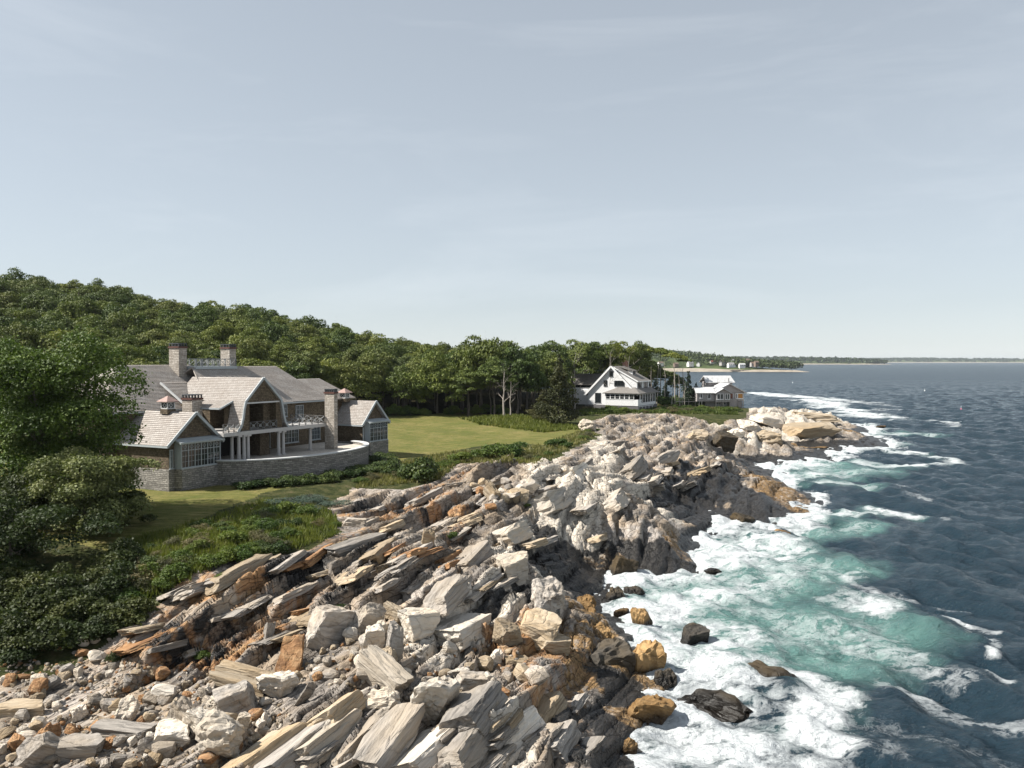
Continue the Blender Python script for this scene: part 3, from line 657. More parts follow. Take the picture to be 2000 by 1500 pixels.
for a in [
 ('boulder',1143,1196,48,42,R[0],R_OCHRE,.1,0,0,.9,.3,'ochre boulder at the mouth of the gully, half in foam'),
 ('boulder',1168,1245,62,56,R[3],R_OCHRE,.6,0,0,.9,.4,'knobbly ochre boulder above the black wet wall'),
 ('boulder',1258,1206,40,54,B[6],R_OCHRE,.7,.1,-.25,.8,-.3,'pointed ochre rock standing alone in the white water'),
 ('boulder',1214,1198,34,22,R[2],R_OCHRE,.2,0,0,.8,-.2,'small low ochre rock in the foam beside the pointed one'),
 ('boulder',1146,1176,40,30,R[4],R_OCHRE,.2,0,0,.8,.9,'ochre boulder highest up beside the gully'),
 ('boulder',1356,1244,58,46,B[2],R_WET,.3,.1,.1,.8,-.3,'dark rock with ochre crest farthest out in the foam'),
 ('boulder',1185,1288,118,96,R[5],R_WET,.1,0,.1,.8,-.2,'black wet wall of rock beside the ochre boulders'),
 ('boulder',1246,1285,86,96,R[5],R_OCHRE,.3,.1,.2,.8,-.3,'big ochre boulder against the black wet wall'),
 ('boulder',1250,1392,104,84,R[2],R_OCHRE,.5,.2,.3,.8,-.5,'ochre rock washed by the foam nearest the bottom edge'),
 ('boulder',1290,1330,54,56,R[4],R_WET,.5,.2,.3,.8,-.5,'black rock between two ochre boulders in the foam'),
 ('boulder',1226,1458,34,46,R[1],R_OCHRE,.5,.2,.1,.8,-.2,'small ochre stone at the foot of the wet cliff'),
 ('boulder',1200,1164,40,40,R[3],R_WET,.4,0,.1,.8,-.3,'black rock in the foam near the cliff foot'),
 ('boulder',1238,1158,46,26,R[4],R_WET,.1,0,.1,.8,-.3,'low black rock right of another in the foam'),
 ('boulder',1282,1110,40,22,R[0],R_WET,.1,0,.1,.8,-.3,'small black rock under the point of the cliff'),
 ('boulder',1214,1110,56,52,B[1],R_WET,.1,0,.1,.8,-.2,'black dripping block at the foot of the cliff'),
 ('boulder',1392,1116,40,14,R[5],R_WET,.1,0,.1,.8,-.3,'black rock barely breaking the surf below the point'),
 ('boulder',1450,1018,46,30,B[4],R_WET,.5,.1,.3,.8,-.3,'black jagged rock in the inlet between the two points'),
 ('boulder',1530,1046,44,26,R[1],R_OCHRE,.2,0,0,.8,-.5,'flat ochre rock awash off the inlet'),
 ('reef',1500,1325,150,60,R[3],R_WET,-.6,.1,.1,.5,-.7,'long black reef with foam pouring over it'),
 ('reef',1400,1380,170,60,R[0],R_WET,-.6,.1,.1,.5,-.8,'brown reef awash inside the long black one'),
 ('boulder',1600,876,40,8,R[2],R_OCHRE,.1,0,0,.8,-.2,'low ochre ledge rock off the pale headland'),
 ('boulder',1722,834,22,6,R[2],R_OCHRE,.1,0,0,.8,-.1,'tiny ochre rock awash beyond the pale headland'),
 ('boulder',1498,892,70,8,R[4],R_OCHRE,.1,0,0,.5,-.2,'flat weedy rock under the pale headland'),
]: rock(*a[:11], z=a[11], label=a[12], sink=0.3)
for a in [
 ('boulder',1506,858,60,30,R[1],R_TAN,.1,0,.05,.8,'big smooth tan boulder with a dark underside below the headland'),
 ('boulder',1590,842,110,26,B[6],R_TAN,.1,.05,-.12,.6,'huge tan slab-sided boulder on the headland beside the sea'),
 ('boulder',1462,832,50,20,R[4],R_PALE,.3,.1,.2,.8,'cream boulder at the landward foot of the headland'),
 ('boulder',1436,848,42,20,R[5],R_PALE,.1,0,.1,.8,'small cream boulder in front of a dark one near the inlet'),
 ('boulder',1364,851,48,22,R[0],R_TAN,.1,0,.1,.8,'tan boulder on the far rocks before the grey house'),
 ('boulder',1410,862,50,34,B[2],R_WET,.3,.2,.3,.8,'black pointed boulder left of the smooth tan one'),
 ('boulder',1600,815,90,14,B[3],R_TAN,.05,0,.05,.6,'long tan block along the top of the headland'),
 ('boulder',1500,822,60,20,B[5],R_PALE,.4,.1,.2,.7,'cream block over a dark hollow on the headland'),
]: rock(*a[:11], label=a[11])

# the beds: slabs of the ledge itself
bed = bpy.data.objects['bedrock']
def in_px(px, py, poly):
    return bool(inside(np.array([float(px)]), np.array([float(py)]), poly)[0])
LEDGE_PX = [(250,1200),(430,1100),(640,1050),(700,980),(900,930),(1050,920),(1170,860),(1300,830),(1420,830),(1430,890),(1340,960),(1310,1050),(1150,1050),(1030,1100),(960,1200),(800,1170),(640,1180),(540,1260),(300,1290)]
FRONT_PX = [(560,1420),(720,1400),(860,1430),(1000,1340),(1130,1350),(1150,1500),(480,1500)]
rs = random.Random(5)
n = 0
while n < 120:
    poly = LEDGE_PX if n < 92 else FRONT_PX
    px, py = rs.uniform(240, 1440), rs.uniform(830, 1500)
    if not in_px(px, py, poly): continue
    g = ground_px(px, py)
    if g[2] < 1.2: continue
    o = link('slab', with_mat(rs.choice(SLABS), rs.choice([R_GREY, R_GREY, R_GREY, R_TAN, R_RUST if px < 900 else R_GREY])), bed)
    k = (g[1] / 60) ** 0.7
    o.scale = (rs.uniform(2.2, 5.4) * k, rs.uniform(1.0, 2.4) * k, rs.uniform(.3, .6) * k)
    q = Quaternion((0, 0, 1), SA + rs.gauss(0, .1)) @ Quaternion((0, 1, 0), rs.gauss(0, .06)) @ Quaternion((1, 0, 0), -rs.uniform(.15, .5))
    o.rotation_euler = q.to_euler()
    o.location = (g[0], g[1], g[2] - .38 * k)
    n += 1

# the big smooth beds along the bottom of the picture
for px, py, ln, wd, th, tw, mt in ((575,1478,4.6,1.3,.9,0,R_GREY),(640,1452,4.4,1.3,.9,.05,R_PALE),(700,1470,4.8,1.4,1.0,-.04,R_GREY),(668,1400,3.6,1.2,.9,.1,R_TAN),(770,1455,4.6,1.5,1.0,.02,R_GREY),(840,1478,4.4,1.4,1.0,.06,R_PALE),(905,1455,4.0,1.5,1.0,-.05,R_GREY),(930,1400,3.6,1.4,.9,.05,R_GREY),(1005,1440,3.6,1.7,1.3,.1,R_PALE),(1060,1400,3.4,1.3,1.0,-.1,R_TAN),(505,1488,4.2,1.2,.8,.06,R_TAN),(1090,1460,3.6,1.2,.9,0,R_GREY),(880,1165,5.2,1.6,1.0,.05,R_GREY),(920,1100,5.4,1.8,1.1,0,R_GREY),(800,1090,5.6,1.6,1.1,.04,R_GREY),(740,1080,5.0,1.4,1.0,.08,R_TAN),(690,1065,5.2,1.4,1.0,0,R_GREY),(455,1124,5.0,1.6,.6,.1,R_TAN),(400,1150,4.2,1.4,.55,.1,R_GREY),(1120,930,6.5,3.0,2.0,.1,R_PALE),(1075,985,6.0,2.6,1.8,0,R_PALE),(1000,1050,5.0,2.2,1.5,.05,R_PALE),(900,1240,4.2,1.8,1.2,.1,R_PALE),(1240,920,7.5,2.2,1.4,.05,R_GREY),(1300,900,8.0,2.2,1.4,0,R_GREY),(1200,980,6.5,2.2,1.5,.1,R_GREY)):
    g = ground_px(px, py); o = link('slab', with_mat(rs.choice(SLABS), mt), bed)
    o.scale = (ln * rs.uniform(.9, 1.25), wd * rs.uniform(1.2, 1.7), th * rs.uniform(1.0, 1.5))
    o.rotation_euler = (Quaternion((0, 0, 1), SA + tw + rs.gauss(0, .08)) @ Quaternion((0, 1, 0), rs.gauss(-.06, .05)) @ Quaternion((1, 0, 0), -rs.uniform(.25, .5))).to_euler()
    o.location = (g[0], g[1] + .5, g[2] - th * .75)

# rubble: loose stones one can pick out, and the gravel between them
RUB = [([(0,1310),(250,1300),(480,1340),(560,1400),(420,1500),(0,1500)], 170), ([(560,1330),(640,1260),(700,1200),(800,1260),(1000,1260),(1060,1330),(900,1400),(700,1350)], 75), ([(60,1200),(240,1190),(250,1290),(60,1290)], 18), ([(920,940),(1050,925),(1040,985),(900,995)], 22)]
for poly, cnt in RUB:
    xs = [p[0] for p in poly]; ys = [p[1] for p in poly]; k = 0
    while k < cnt:
        px, py = rs.uniform(min(xs), max(xs)), rs.uniform(min(ys), max(ys))
        if not in_px(px, py, poly): continue
        w = rs.uniform(13, 34) if rs.random() < .8 else rs.uniform(30, 52)
        if py < 1300: w *= 0.75
        o = rock('stone', px, py, w, w * rs.uniform(.45, .8), rs.choice(STONES), rs.choice([R_GREY, R_GREY, R_PALE, R_PALE, R_TAN, R_TAN, R_RUST]), rs.uniform(0, 6.3), rs.gauss(0, .25), rs.gauss(0, .25), rs.uniform(.5, 1))
        lab = 'loose stone among the pale cobbles of the beach' if cnt == 170 else 'loose stone in the white rubble below the ledge' if cnt == 75 else 'loose stone in the shade of the bushes' if cnt == 18 else 'loose stone on the upper ledge'
        tag(o, lab, 'stone', {170: 'cobbles of the beach', 75: 'rubble below the ledge', 18: 'stones in the shade', 22: 'stones on the upper ledge'}[cnt]); k += 1
def merged(name, metas, mats, kind='stuff', label=None, cat=None):   # many transformed copies in one mesh
    cos, tri, mi = [], [], []
    base = 0
    for me, M, m in metas:
        n_ = len(me.vertices); c_ = np.empty(n_ * 3, np.float32); me.vertices.foreach_get('co', c_)
        c_ = c_.reshape(-1, 3); Mn = np.array(M)
        cos.append(c_ @ Mn[:3, :3].T + Mn[:3, 3])
        f_ = np.empty(len(me.polygons) * 3, np.int32); me.polygons.foreach_get('vertices', f_)
        tri.append(f_.reshape(-1, 3) + base); mi.append(np.full(len(me.polygons), m)); base += n_
    me = np_mesh(name, np.concatenate(cos), tris=np.concatenate(tri))
    for m in mats: me.materials.append(m)
    me.polygons.foreach_set('material_index', np.concatenate(mi).astype(np.int32))
    return tag(link(name, me), label, cat, None, kind)
PEB = [rock_mesh('pebble', 500 + k, planes=6, cut=(0.6, 0.9), sub=1) for k in range(5)]
for name, gp, cnt, lab in (('gravel', [(0,1290),(260,1290),(500,1340),(580,1400),(450,1500),(0,1500)], 1900, 'pale gravel and cobbles filling the cove'), ('rubble', [(560,1340),(640,1250),(720,1200),(1000,1250),(1060,1330),(900,1400),(700,1350)], 500, 'broken white rubble below the ledge')):
    items = []
    xs = [p[0] for p in gp]; ys = [p[1] for p in gp]
    while len(items) < cnt:
        px, py = rs.uniform(min(xs), max(xs)), rs.uniform(min(ys), max(ys))
        if not in_px(px, py, gp): continue
        g = ground_px(px, py); s = rs.uniform(5, 14) * g[1] / FPX
        M = Matrix.Translation((g[0], g[1], g[2] - s * .15)) @ Quaternion((rs.gauss(0, 1), rs.gauss(0, 1), rs.gauss(0, 1), rs.gauss(0, 1))).normalized().to_matrix().to_4x4() @ Matrix.Diagonal((s, s * rs.uniform(.5, 1), s * rs.uniform(.4, .8), 1))
        items.append((rs.choice(PEB), M, rs.choice([0, 0, 1, 1, 2, 2, 3])))
    merged(name, items, [R_GREY, R_PALE, R_TAN, R_RUST], label=lab, cat='gravel')

# ------------------------------------------------------------------ building kit
class MB:                          # collects faces in (u, v, z); v points out of the front
    def __init__(self): self.v = []; self.f = []
    def add(self, pts, faces):
        k = len(self.v); self.v += [tuple(p) for p in pts]; self.f += [tuple(i + k for i in f) for f in faces]; return self
    def box(self, a0, a1, b0, b1, c0, c1):
        p = [(x, y, z) for z in (c0, c1) for y in (b0, b1) for x in (a0, a1)]
        return self.add(p, [(0, 1, 3, 2), (4, 6, 7, 5), (0, 4, 5, 1), (2, 3, 7, 6), (0, 2, 6, 4), (1, 5, 7, 3)])
    def prism(self, pts, ext):
        n = len(pts); e = Vector(ext)
        q = [tuple(Vector(p) + e) for p in pts]
        return self.add(list(pts) + q, [tuple(range(n)), tuple(range(2 * n - 1, n - 1, -1))] + [(i, (i + 1) % n, n + (i + 1) % n, n + i) for i in range(n)])
    def beam(self, a, b, w=0.1, h=0.1, up=(0, 0, 1)):
        a, b = Vector(a), Vector(b); d = (b - a).normalized(); s = d.cross(Vector(up))
        if s.length < 1e-4: s = d.cross(Vector((1, 0, 0)))
        s.normalize(); t_ = s.cross(d)
        p = [q + s * (x * w / 2) + t_ * (y * h / 2) for q in (a, b) for x, y in ((-1, -1), (1, -1), (1, 1), (-1, 1))]
        return self.add(p, [(0, 1, 2, 3), (7, 6, 5, 4), (0, 4, 5, 1), (1, 5, 6, 2), (2, 6, 7, 3), (3, 7, 4, 0)])
    def cyl(self, c, r, z0, z1, n=12, r2=None):
        r2 = r if r2 is None else r2
        p = [(c[0] + r * math.cos(6.2832 * k / n), c[1] + r * math.sin(6.2832 * k / n), z0) for k in range(n)] + [(c[0] + r2 * math.cos(6.2832 * k / n), c[1] + r2 * math.sin(6.2832 * k / n), z1) for k in range(n)]
        return self.add(p, [tuple(range(n)), tuple(range(n, 2 * n))] + [(k, (k + 1) % n, n + (k + 1) % n, n + k) for k in range(n)])
    def roof(self, a, b, c, d, step=0.24, lift=0.035, thick=0.14):   # eave a-b, ridge d-c; shingle courses stepped
        a, b, c, d = map(Vector, (a, b, c, d))
        nrm = (b - a).cross(d - a) if (d - a).length > .01 else (b - a).cross(c - a)
        if (c - b).length > .01 and nrm.length < 1e-5: nrm = (b - a).cross(c - b)
        nrm.normalize()
        if nrm.z < 0: nrm = -nrm
        n = max(1, int(((d - a).length + (c - b).length) / 2 / step))
        for i in range(n):
            s, e = i / n, (i + 1) / n
            l0, l1 = a.lerp(d, s), b.lerp(c, s); u0, u1 = a.lerp(d, e), b.lerp(c, e)
            self.add([l0 + nrm * lift, l1 + nrm * lift, u1, u0, l0, l1], [(0, 1, 2, 3), (4, 5, 1, 0)])
        o = -nrm * thick
        self.add([a, b, c, d, a + o, b + o, c + o, d + o], [(7, 6, 5, 4), (0, 4, 5, 1), (1, 5, 6, 2), (3, 2, 6, 7), (0, 3, 7, 4)])
        return self
    def build(self, name, mat, parent=None, label=None):
        co = np.array([(p[0], -p[1], p[2]) for p in self.v], float)
        me = bpy.data.meshes.new(name); me.from_pydata(co.tolist(), [], self.f); me.update()
        uv = me.uv_layers.new(name='UVMap'); buf = np.empty(len(me.loops) * 2, np.float32)
        for pl in me.polygons:
            n_ = pl.normal
            t_ = Vector((0, 0, 1)).cross(n_)
            t_ = Vector((1, 0, 0)) if t_.length < 0.05 else t_.normalized()
            w_ = n_.cross(t_)
            for li in pl.loop_indices:
                q = Vector(co[me.loops[li].vertex_index]); buf[2 * li] = q.dot(t_); buf[2 * li + 1] = q.dot(w_)
        uv.data.foreach_set('uv', buf)
        me.materials.append(mat)
        o = link(name, me, parent)
        if label: o['label'] = label
        return o
def flat(name, c, rough=0.7, var=0.15, scale=3.0, spec=0.3, bump=0.0):
    t = NT(name); n_ = t.noise(t.pos(), scale, 5, 0.65)
    t.col(t.mix(1.0, c, t.ramp(n_, [(0.3, 1 - var), (0.7, 1 + var)]), 'MULTIPLY')); t.rough(rough); t.spec(spec)
    if bump: t.bump(n_, bump, 0.05)
    return t.m
def coursed(name, c1, c2, c3, w, h, mortar, msize=0.02, rough=0.85, bump=0.5, warp=0.0, big=0.3):
    t = NT(name); uv = t.uv()
    if warp:
        nz = t.new('ShaderNodeTexNoise'); t.l.new(uv, nz.inputs['Vector']); nz.inputs['Scale'].default_value = 1.6; nz.inputs['Detail'].default_value = 3
        a_ = t.new('ShaderNodeVectorMath', operation='SCALE'); t.l.new(nz.outputs['Color'], a_.inputs[0]); a_.inputs['Scale'].default_value = warp
        b_ = t.new('ShaderNodeVectorMath', operation='ADD'); t.l.new(uv, b_.inputs[0]); t.l.new(a_.outputs[0], b_.inputs[1]); uv2 = b_.outputs[0]
    else: uv2 = uv
    br = t.new('ShaderNodeTexBrick'); t.l.new(uv2, br.inputs['Vector'])
    br.inputs['Scale'].default_value = 1.0; br.inputs['Brick Width'].default_value = w; br.inputs['Row Height'].default_value = h
    br.inputs['Mortar Size'].default_value = msize; br.inputs['Mortar Smooth'].default_value = 0.3; br.offset_frequency = 2; br.squash = 0.7; br.squash_frequency = 3
    br.inputs['Bias'].default_value = 0.0
    br.inputs['Color1'].default_value = (*c1, 1); br.inputs['Color2'].default_value = (*c2, 1); br.inputs['Mortar'].default_value = (*mortar, 1)
    n1 = t.noise(uv, 0.45, 5, 0.65); n2 = t.noise(t.mapping(uv, scale=(3, 6, 1)), 1.2, 5, 0.7)
    c = t.mix(t.ramp(n1, [(0.4, 0.0), (0.75, big * 2)]), br.outputs['Color'], c3)
    c = t.mix(1.0, c, t.ramp(n2, [(0.25, 0.7), (0.75, 1.25)]), 'MULTIPLY')
    t.col(c); t.rough(rough); t.spec(0.2)
    t.bump(t.math('SUBTRACT', t.math('MULTIPLY', n2, 0.6), br.outputs['Fac']), bump, 0.05)
    return t.m
M_ROOF = coursed('cedar_roof', (0.35, 0.315, 0.285), (0.46, 0.425, 0.39), (0.27, 0.225, 0.19), 0.28, 0.24, (0.1, 0.085, 0.075), 0.012)
M_SHING = coursed('brown_shingle', (0.1, 0.078, 0.052), (0.21, 0.165, 0.112), (0.07, 0.05, 0.034), 0.2, 0.16, (0.035, 0.026, 0.018), 0.014)
M_STONE = coursed('grey_fieldstone', (0.2, 0.188, 0.17), (0.4, 0.375, 0.34), (0.13, 0.122, 0.112), 0.55, 0.18, (0.11, 0.1, 0.09), 0.022, bump=0.9, warp=0.22, big=0.25)
M_CHIM = coursed('chimney_stone', (0.34, 0.3, 0.255), (0.54, 0.49, 0.43), (0.24, 0.195, 0.155), 0.5, 0.18, (0.22, 0.19, 0.16), 0.02, bump=0.8, warp=0.22, big=0.2)
M_TRIM = flat('grey_blue_trim', (0.36, 0.39, 0.4), 0.55, 0.08)
M_COLUMN = flat('column_paint', (0.42, 0.405, 0.39), 0.5, 0.08)
M_CAP = flat('dark_metal_cap', (0.05, 0.055, 0.06), 0.5, 0.2)
M_BAND = flat('brown_flashing', (0.09, 0.04, 0.03), 0.6, 0.2)
M_COPPER = flat('pink_copper', (0.32, 0.215, 0.185), 0.55, 0.12)
M_RAIL = flat('dark_railing', (0.12, 0.115, 0.11), 0.6, 0.1)
M_PALERAIL = flat('pale_railing', (0.27, 0.275, 0.275), 0.6, 0.1)
M_PAVE = coursed('terrace_paving', (0.5, 0.45, 0.39), (0.6, 0.55, 0.48), (0.42, 0.36, 0.3), 0.7, 0.5, (0.3, 0.27, 0.23), 0.02, bump=0.2, warp=0.2)
M_COPING = flat('pale_coping', (0.55, 0.55, 0.54), 0.6, 0.1)
M_DARK = flat('dark_interior', (0.02, 0.018, 0.016), 0.9, 0.2)
t = NT('window_glass'); t.col((0.018, 0.022, 0.025)); t.rough(0.06); t.spec(0.6); M_GLASS = t.m

def chimney(parent, u0, u1, v0, v1, z0, z1, posts=3, mat=None):
    o = MB().box(u0, u1, v0, v1, z0, z1).build('chimney', mat or M_CHIM, parent)
    MB().box(u0 - .08, u1 + .08, v0 - .08, v1 + .08, z1, z1 + .2).build('flashing_band', M_BAND, o)
    m = MB()
    for i in range(posts + 1):
        a = u0 + .06 + (u1 - u0 - .12) * i / posts
        for b in (v0 + .06, v1 - .06): m.box(a - .06, a + .06, b - .06, b + .06, z1 + .2, z1 + .45)
    for i in range(1, posts):
        b = v0 + .06 + (v1 - v0 - .12) * i / posts
        for a in (u0 + .06, u1 - .06): m.box(a - .06, a + .06, b - .06, b + .06, z1 + .2, z1 + .45)
    m.box(u0 - .02, u1 + .02, v0 - .02, v1 + .02, z1 + .45, z1 + .55)
    m.build('chimney_cap', M_CAP, o)
    return o
def window(parent, face, a0, a1, z0, z1, at, lights=2, rows=3, cols=2, transom=0.0, frame=M_TRIM, fw=0.07, sill=True, glass=None):
    """face 'v': plane v = at, facing +v; face 'u': plane u = at, facing -u. a runs along the wall."""
    def P(a, d, z): return (a, at + d, z) if face == 'v' else (at - d, a, z)
    def bx(m, x0, x1, d0, d1, c0, c1):
        p, q = P(x0, d0, c0), P(x1, d1, c1)
        return m.box(min(p[0], q[0]), max(p[0], q[0]), min(p[1], q[1]), max(p[1], q[1]), c0, c1)
    m = MB()
    bx(m, a0 - fw, a1 + fw, -.02, .09, z1, z1 + fw); bx(m, a0 - fw, a1 + fw, -.02, .09, z0 - fw, z0)
    bx(m, a0 - fw, a0, -.02, .088, z0, z1); bx(m, a1, a1 + fw, -.02, .088, z0, z1)
    W = (a1 - a0) / lights
    for i in range(1, lights): bx(m, a0 + W * i - fw * .5, a0 + W * i + fw * .5, -.02, .085, z0, z1)
    zt = z1 - transom
    if transom: bx(m, a0, a1, -.02, .082, zt - fw * .5, zt + fw * .5)
    if sill: bx(m, a0 - fw * 1.8, a1 + fw * 1.8, -.02, .16, z0 - fw * 1.9, z0 - fw)
    o = m.build('window', frame, parent)
    g = MB()
    for i in range(lights):
        l0, l1 = a0 + W * i + fw * .5, a0 + W * (i + 1) - fw * .5
        for j in range(1, cols): bx(g, l0 + (l1 - l0) * j / cols - .014, l0 + (l1 - l0) * j / cols + .014, .03, .06, z0, zt)
        for j in range(1, rows): bx(g, l0, l1, .03, .058, z0 + (zt - z0) * j / rows - .014, z0 + (zt - z0) * j / rows + .014)
        if transom:
            c_, zc, r_ = (l0 + l1) / 2, (zt + z1) / 2, min(l1 - l0, transom) * .3
            for s1, s2 in ((1, 0), (0, 1), (-1, 0), (0, -1)):
                e1, e2 = (s2, -s1)[0], (s2, -s1)[1]
                g.beam(P(c_ + s1 * r_, .045, zc + s2 * r_), P(c_ + e1 * r_, .045, zc + e2 * r_), .03, .03)
            bx(g, c_ - .012, c_ + .012, .03, .055, zt, z1)
        pm = MB(); bx(pm, l0, l1, .0, .02, z0, zt); pm.build('pane', glass or M_GLASS, o)
        if transom: pm = MB(); bx(pm, l0, l1, .0, .02, zt, z1); pm.build('pane', glass or M_GLASS, o)
    if g.f: g.build('muntins', frame, o)
    return o
def railing(parent, a, b, z, n, h=0.85, mat=M_RAIL):
    a, b = Vector((*a, 0)), Vector((*b, 0)); m = MB()
    Z0 = Vector((0, 0, z))
    for i in range(n + 1):
        p = a.lerp(b, i / n) + Z0; m.beam(p, p + Vector((0, 0, h)), .07, .07)
    for zz in (.08, h): m.beam(a + Z0 + Vector((0, 0, zz)), b + Z0 + Vector((0, 0, zz)), .07, .05)
    o = m.build('railing', mat, parent)
    for i in range(n):
        p, q = a.lerp(b, i / n) + Z0, a.lerp(b, (i + 1) / n) + Z0
        x = MB(); x.beam(p + Vector((0, 0, .1)), q + Vector((0, 0, h - .04)), .035, .035); x.beam(p + Vector((0, 0, h - .04)), q + Vector((0, 0, .1)), .036, .036)
        c_ = (p + q) / 2 + Vector((0, 0, h / 2)); d_ = (q - p).normalized() * .16
        for s1, s2 in (((1, 0), (0, 1)), ((0, 1), (-1, 0)), ((-1, 0), (0, -1)), ((0, -1), (1, 0))):
            x.beam(c_ + d_ * s1[0] + Vector((0, 0, .16 * s1[1])), c_ + d_ * s2[0] + Vector((0, 0, .16 * s2[1])), .04, .04)
        x.build('cross_panel', M_PALERAIL, o)
    return o
def cupola(parent, u, v, z):
    o = MB().box(u - .5, u + .5, v - .5, v + .5, z - .45, z + .02).build('cupola', M_SHING, parent)
    m = MB().box(u - .44, u + .44, v - .44, v + .44, z + .02, z + .12).box(u - .44, u + .44, v - .44, v + .44, z + .62, z + .74)
    for a in (-1, 1):
        for b in (-1, 1): m.box(u + a * .4 - .05, u + a * .4 + .05, v + b * .4 - .05, v + b * .4 + .05, z + .12, z + .62)
    for a, b in ((1, 0), (0, 1), (-1, 0), (0, -1)):
        cu, cv = u + a * .38, v + b * .38
        for s1, s2 in (((1, 0), (0, 1)), ((0, 1), (-1, 0)), ((-1, 0), (0, -1)), ((0, -1), (1, 0))):
            m.beam((cu + b * .2 * s1[0], cv + a * .2 * s1[0], z + .37 + .2 * s1[1]), (cu + b * .2 * s2[0], cv + a * .2 * s2[0], z + .37 + .2 * s2[1]), .05, .05)
    m.build('lantern_frame', M_COPING, o)
    MB().box(u - .35, u + .35, v - .35, v + .35, z + .1, z + .63).build('lantern_glass', M_GLASS, o)
    r = MB(); e = .72; p = (u, v, z + 1.3)
    q = [(u - e, v - e, z + .76), (u + e, v - e, z + .76), (u + e, v + e, z + .76), (u - e, v + e, z + .76)]
    r.add(q + [p] + [(x, y, w - .06) for x, y, w in q], [(0, 1, 4), (1, 2, 4), (2, 3, 4), (3, 0, 4), (0, 1, 6, 5), (1, 2, 7, 6), (2, 3, 8, 7), (3, 0, 5, 8), (5, 6, 7, 8)])
    r.build('copper_roof', M_COPPER, o)
def rakes(m, pts, w=0.16, h=0.24):
    for a, b in zip(pts[:-1], pts[1:]): m.beam(a, b, w, h)

# ------------------------------------------------------------------ the big shingled house
big = empty('shingle_house', (HO[0], HO[1], 7.0), HA, 'large grey shingled house with stone chimneys and a curved terrace', 'house')
def wing(u0, u1, uc, ez, rz, back, bay0, bay1, lights):
    w0, w1 = u0 + .42, u1 - .42
    m = MB().box(w0 - .12, w1 + .12, back, .22, -.4, 2.0); m.build('stone_base', M_STONE, big)
    m = MB().box(w0, w1, back, .1, 2.0, ez - .05)
    m.prism([(w0, .1, ez - .06), (w1, .1, ez - .06), (uc, .1, rz - .22)], (0, back - .1, 0)); wl_ = m.build('wall', M_SHING, big)
    m = MB(); m.roof((u0, back - .3, ez), (u0, .5, ez), (uc, .5, rz), (uc, back - .3, rz)); m.roof((u1, .5, ez), (u1, back - .3, ez), (uc, back - .3, rz), (uc, .5, rz))
    ro = m.build('roof', M_ROOF, big)
    m = MB(); rakes(m, [(u0 - .05, .5, ez - .06), (uc, .5, rz - .04), (u1 + .05, .5, ez - .06)], .1, .26)
    m.beam((u0, back, ez - .1), (u0, .5, ez - .1), .14, .16); m.beam((u1, back, ez - .1), (u1, .5, ez - .1), .14, .16); m.build('rake_board', M_TRIM, ro)
    # bay window
    m = MB().prism([(bay0 - .25, .2, -.4), (bay0, .95, -.4), (bay1, .95, -.4), (bay1 + .25, .2, -.4)], (0, 0, 2.38)); m.build('bay_base', M_STONE, big)
    m = MB().prism([(bay0 - .1, .1, 1.99), (bay0, .78, 1.99), (bay1, .78, 1.99), (bay1 + .1, .1, 1.99)], (0, 0, 2.45)); m.build('bay_wall', M_TRIM, big)
    window(big, 'v', bay0 + .1, bay1 - .1, 2.12, 4.3, .79, lights, 3, 2, .62)
    m = MB(); m.roof((bay0 - .25, 1.15, 4.42), (bay1 + .25, 1.15, 4.42), (bay1 + .25, .08, 4.78), (bay0 - .25, .08, 4.78), step=.3); m.build('pent_roof', M_TRIM, big)
    window(big, 'v', w0 + .12, bay0 - .38, 2.15, 3.75, .11, 1, 3, 2)
    return wl_
wing(-.53, 6.13, 2.8, 4.2, 7.14, -7.0, .62, 5.4, 6)
wing(28.44, 34.09, 31.2, 4.15, 7.0, -7.0, 29.35, 33.1, 5)
cupola(big, 2.75, -3.3, 7.35); cupola(big, 30.6, -4.0, 7.25)
# main blocks
MB().box(-1.4, 12.5, -17.4, -7.0, -.4, 7.0).build('wall', M_SHING, big)
MB().box(9.0, 30.6, -15.0, -4.4, -.4, 7.15).build('wall', M_SHING, big)
m = MB()
m.roof((-2, -6.5, 7.1), (13.5, -6.5, 7.1), (13.5, -12.2, 11.58), (4.0, -12.2, 11.58))
m.roof((-2, -17.9, 7.1), (-2, -6.5, 7.1), (4.0, -12.2, 11.58), (4.0, -12.2, 11.58))
m.roof((13.5, -17.9, 7.1), (-2, -17.9, 7.1), (4.0, -12.2, 11.58), (13.5, -12.2, 11.58))
m.build('roof', M_ROOF, big)
m = MB()
m.roof((8.6, -4.0, 7.25), (27.6, -4.0, 7.25), (24.4, -9.7, 11.38), (11.5, -9.7, 11.38))
m.roof((27.6, -4.0, 7.25), (27.6, -15.4, 7.25), (24.4, -9.7, 11.38), (24.4, -9.7, 11.38))
m.roof((27.6, -15.4, 7.25), (8.6, -15.4, 7.25), (11.5, -9.7, 11.38), (24.4, -9.7, 11.38))
m.build('roof', M_ROOF, big)
m = MB()
m.roof((21.0, -3.96, 7.27), (32.8, -3.96, 7.27), (30.5, -8.0, 9.75), (23.0, -8.0, 9.75)); m.roof((32.8, -3.96, 7.27), (32.8, -12.0, 7.27), (30.5, -8.0, 9.75), (30.5, -8.0, 9.75)); m.roof((32.8, -12, 7.27), (21, -12, 7.27), (23, -8, 9.75), (30.5, -8, 9.75))
m.build('roof', M_ROOF, big)
m = MB(); m.beam((14.2, -3.95, 7.14), (28, -3.95, 7.14), .14, .16); m.beam((-2, -6.45, 6.98), (9, -6.45, 6.98), .14, .16); m.build('eave_gutter', M_TRIM, big)
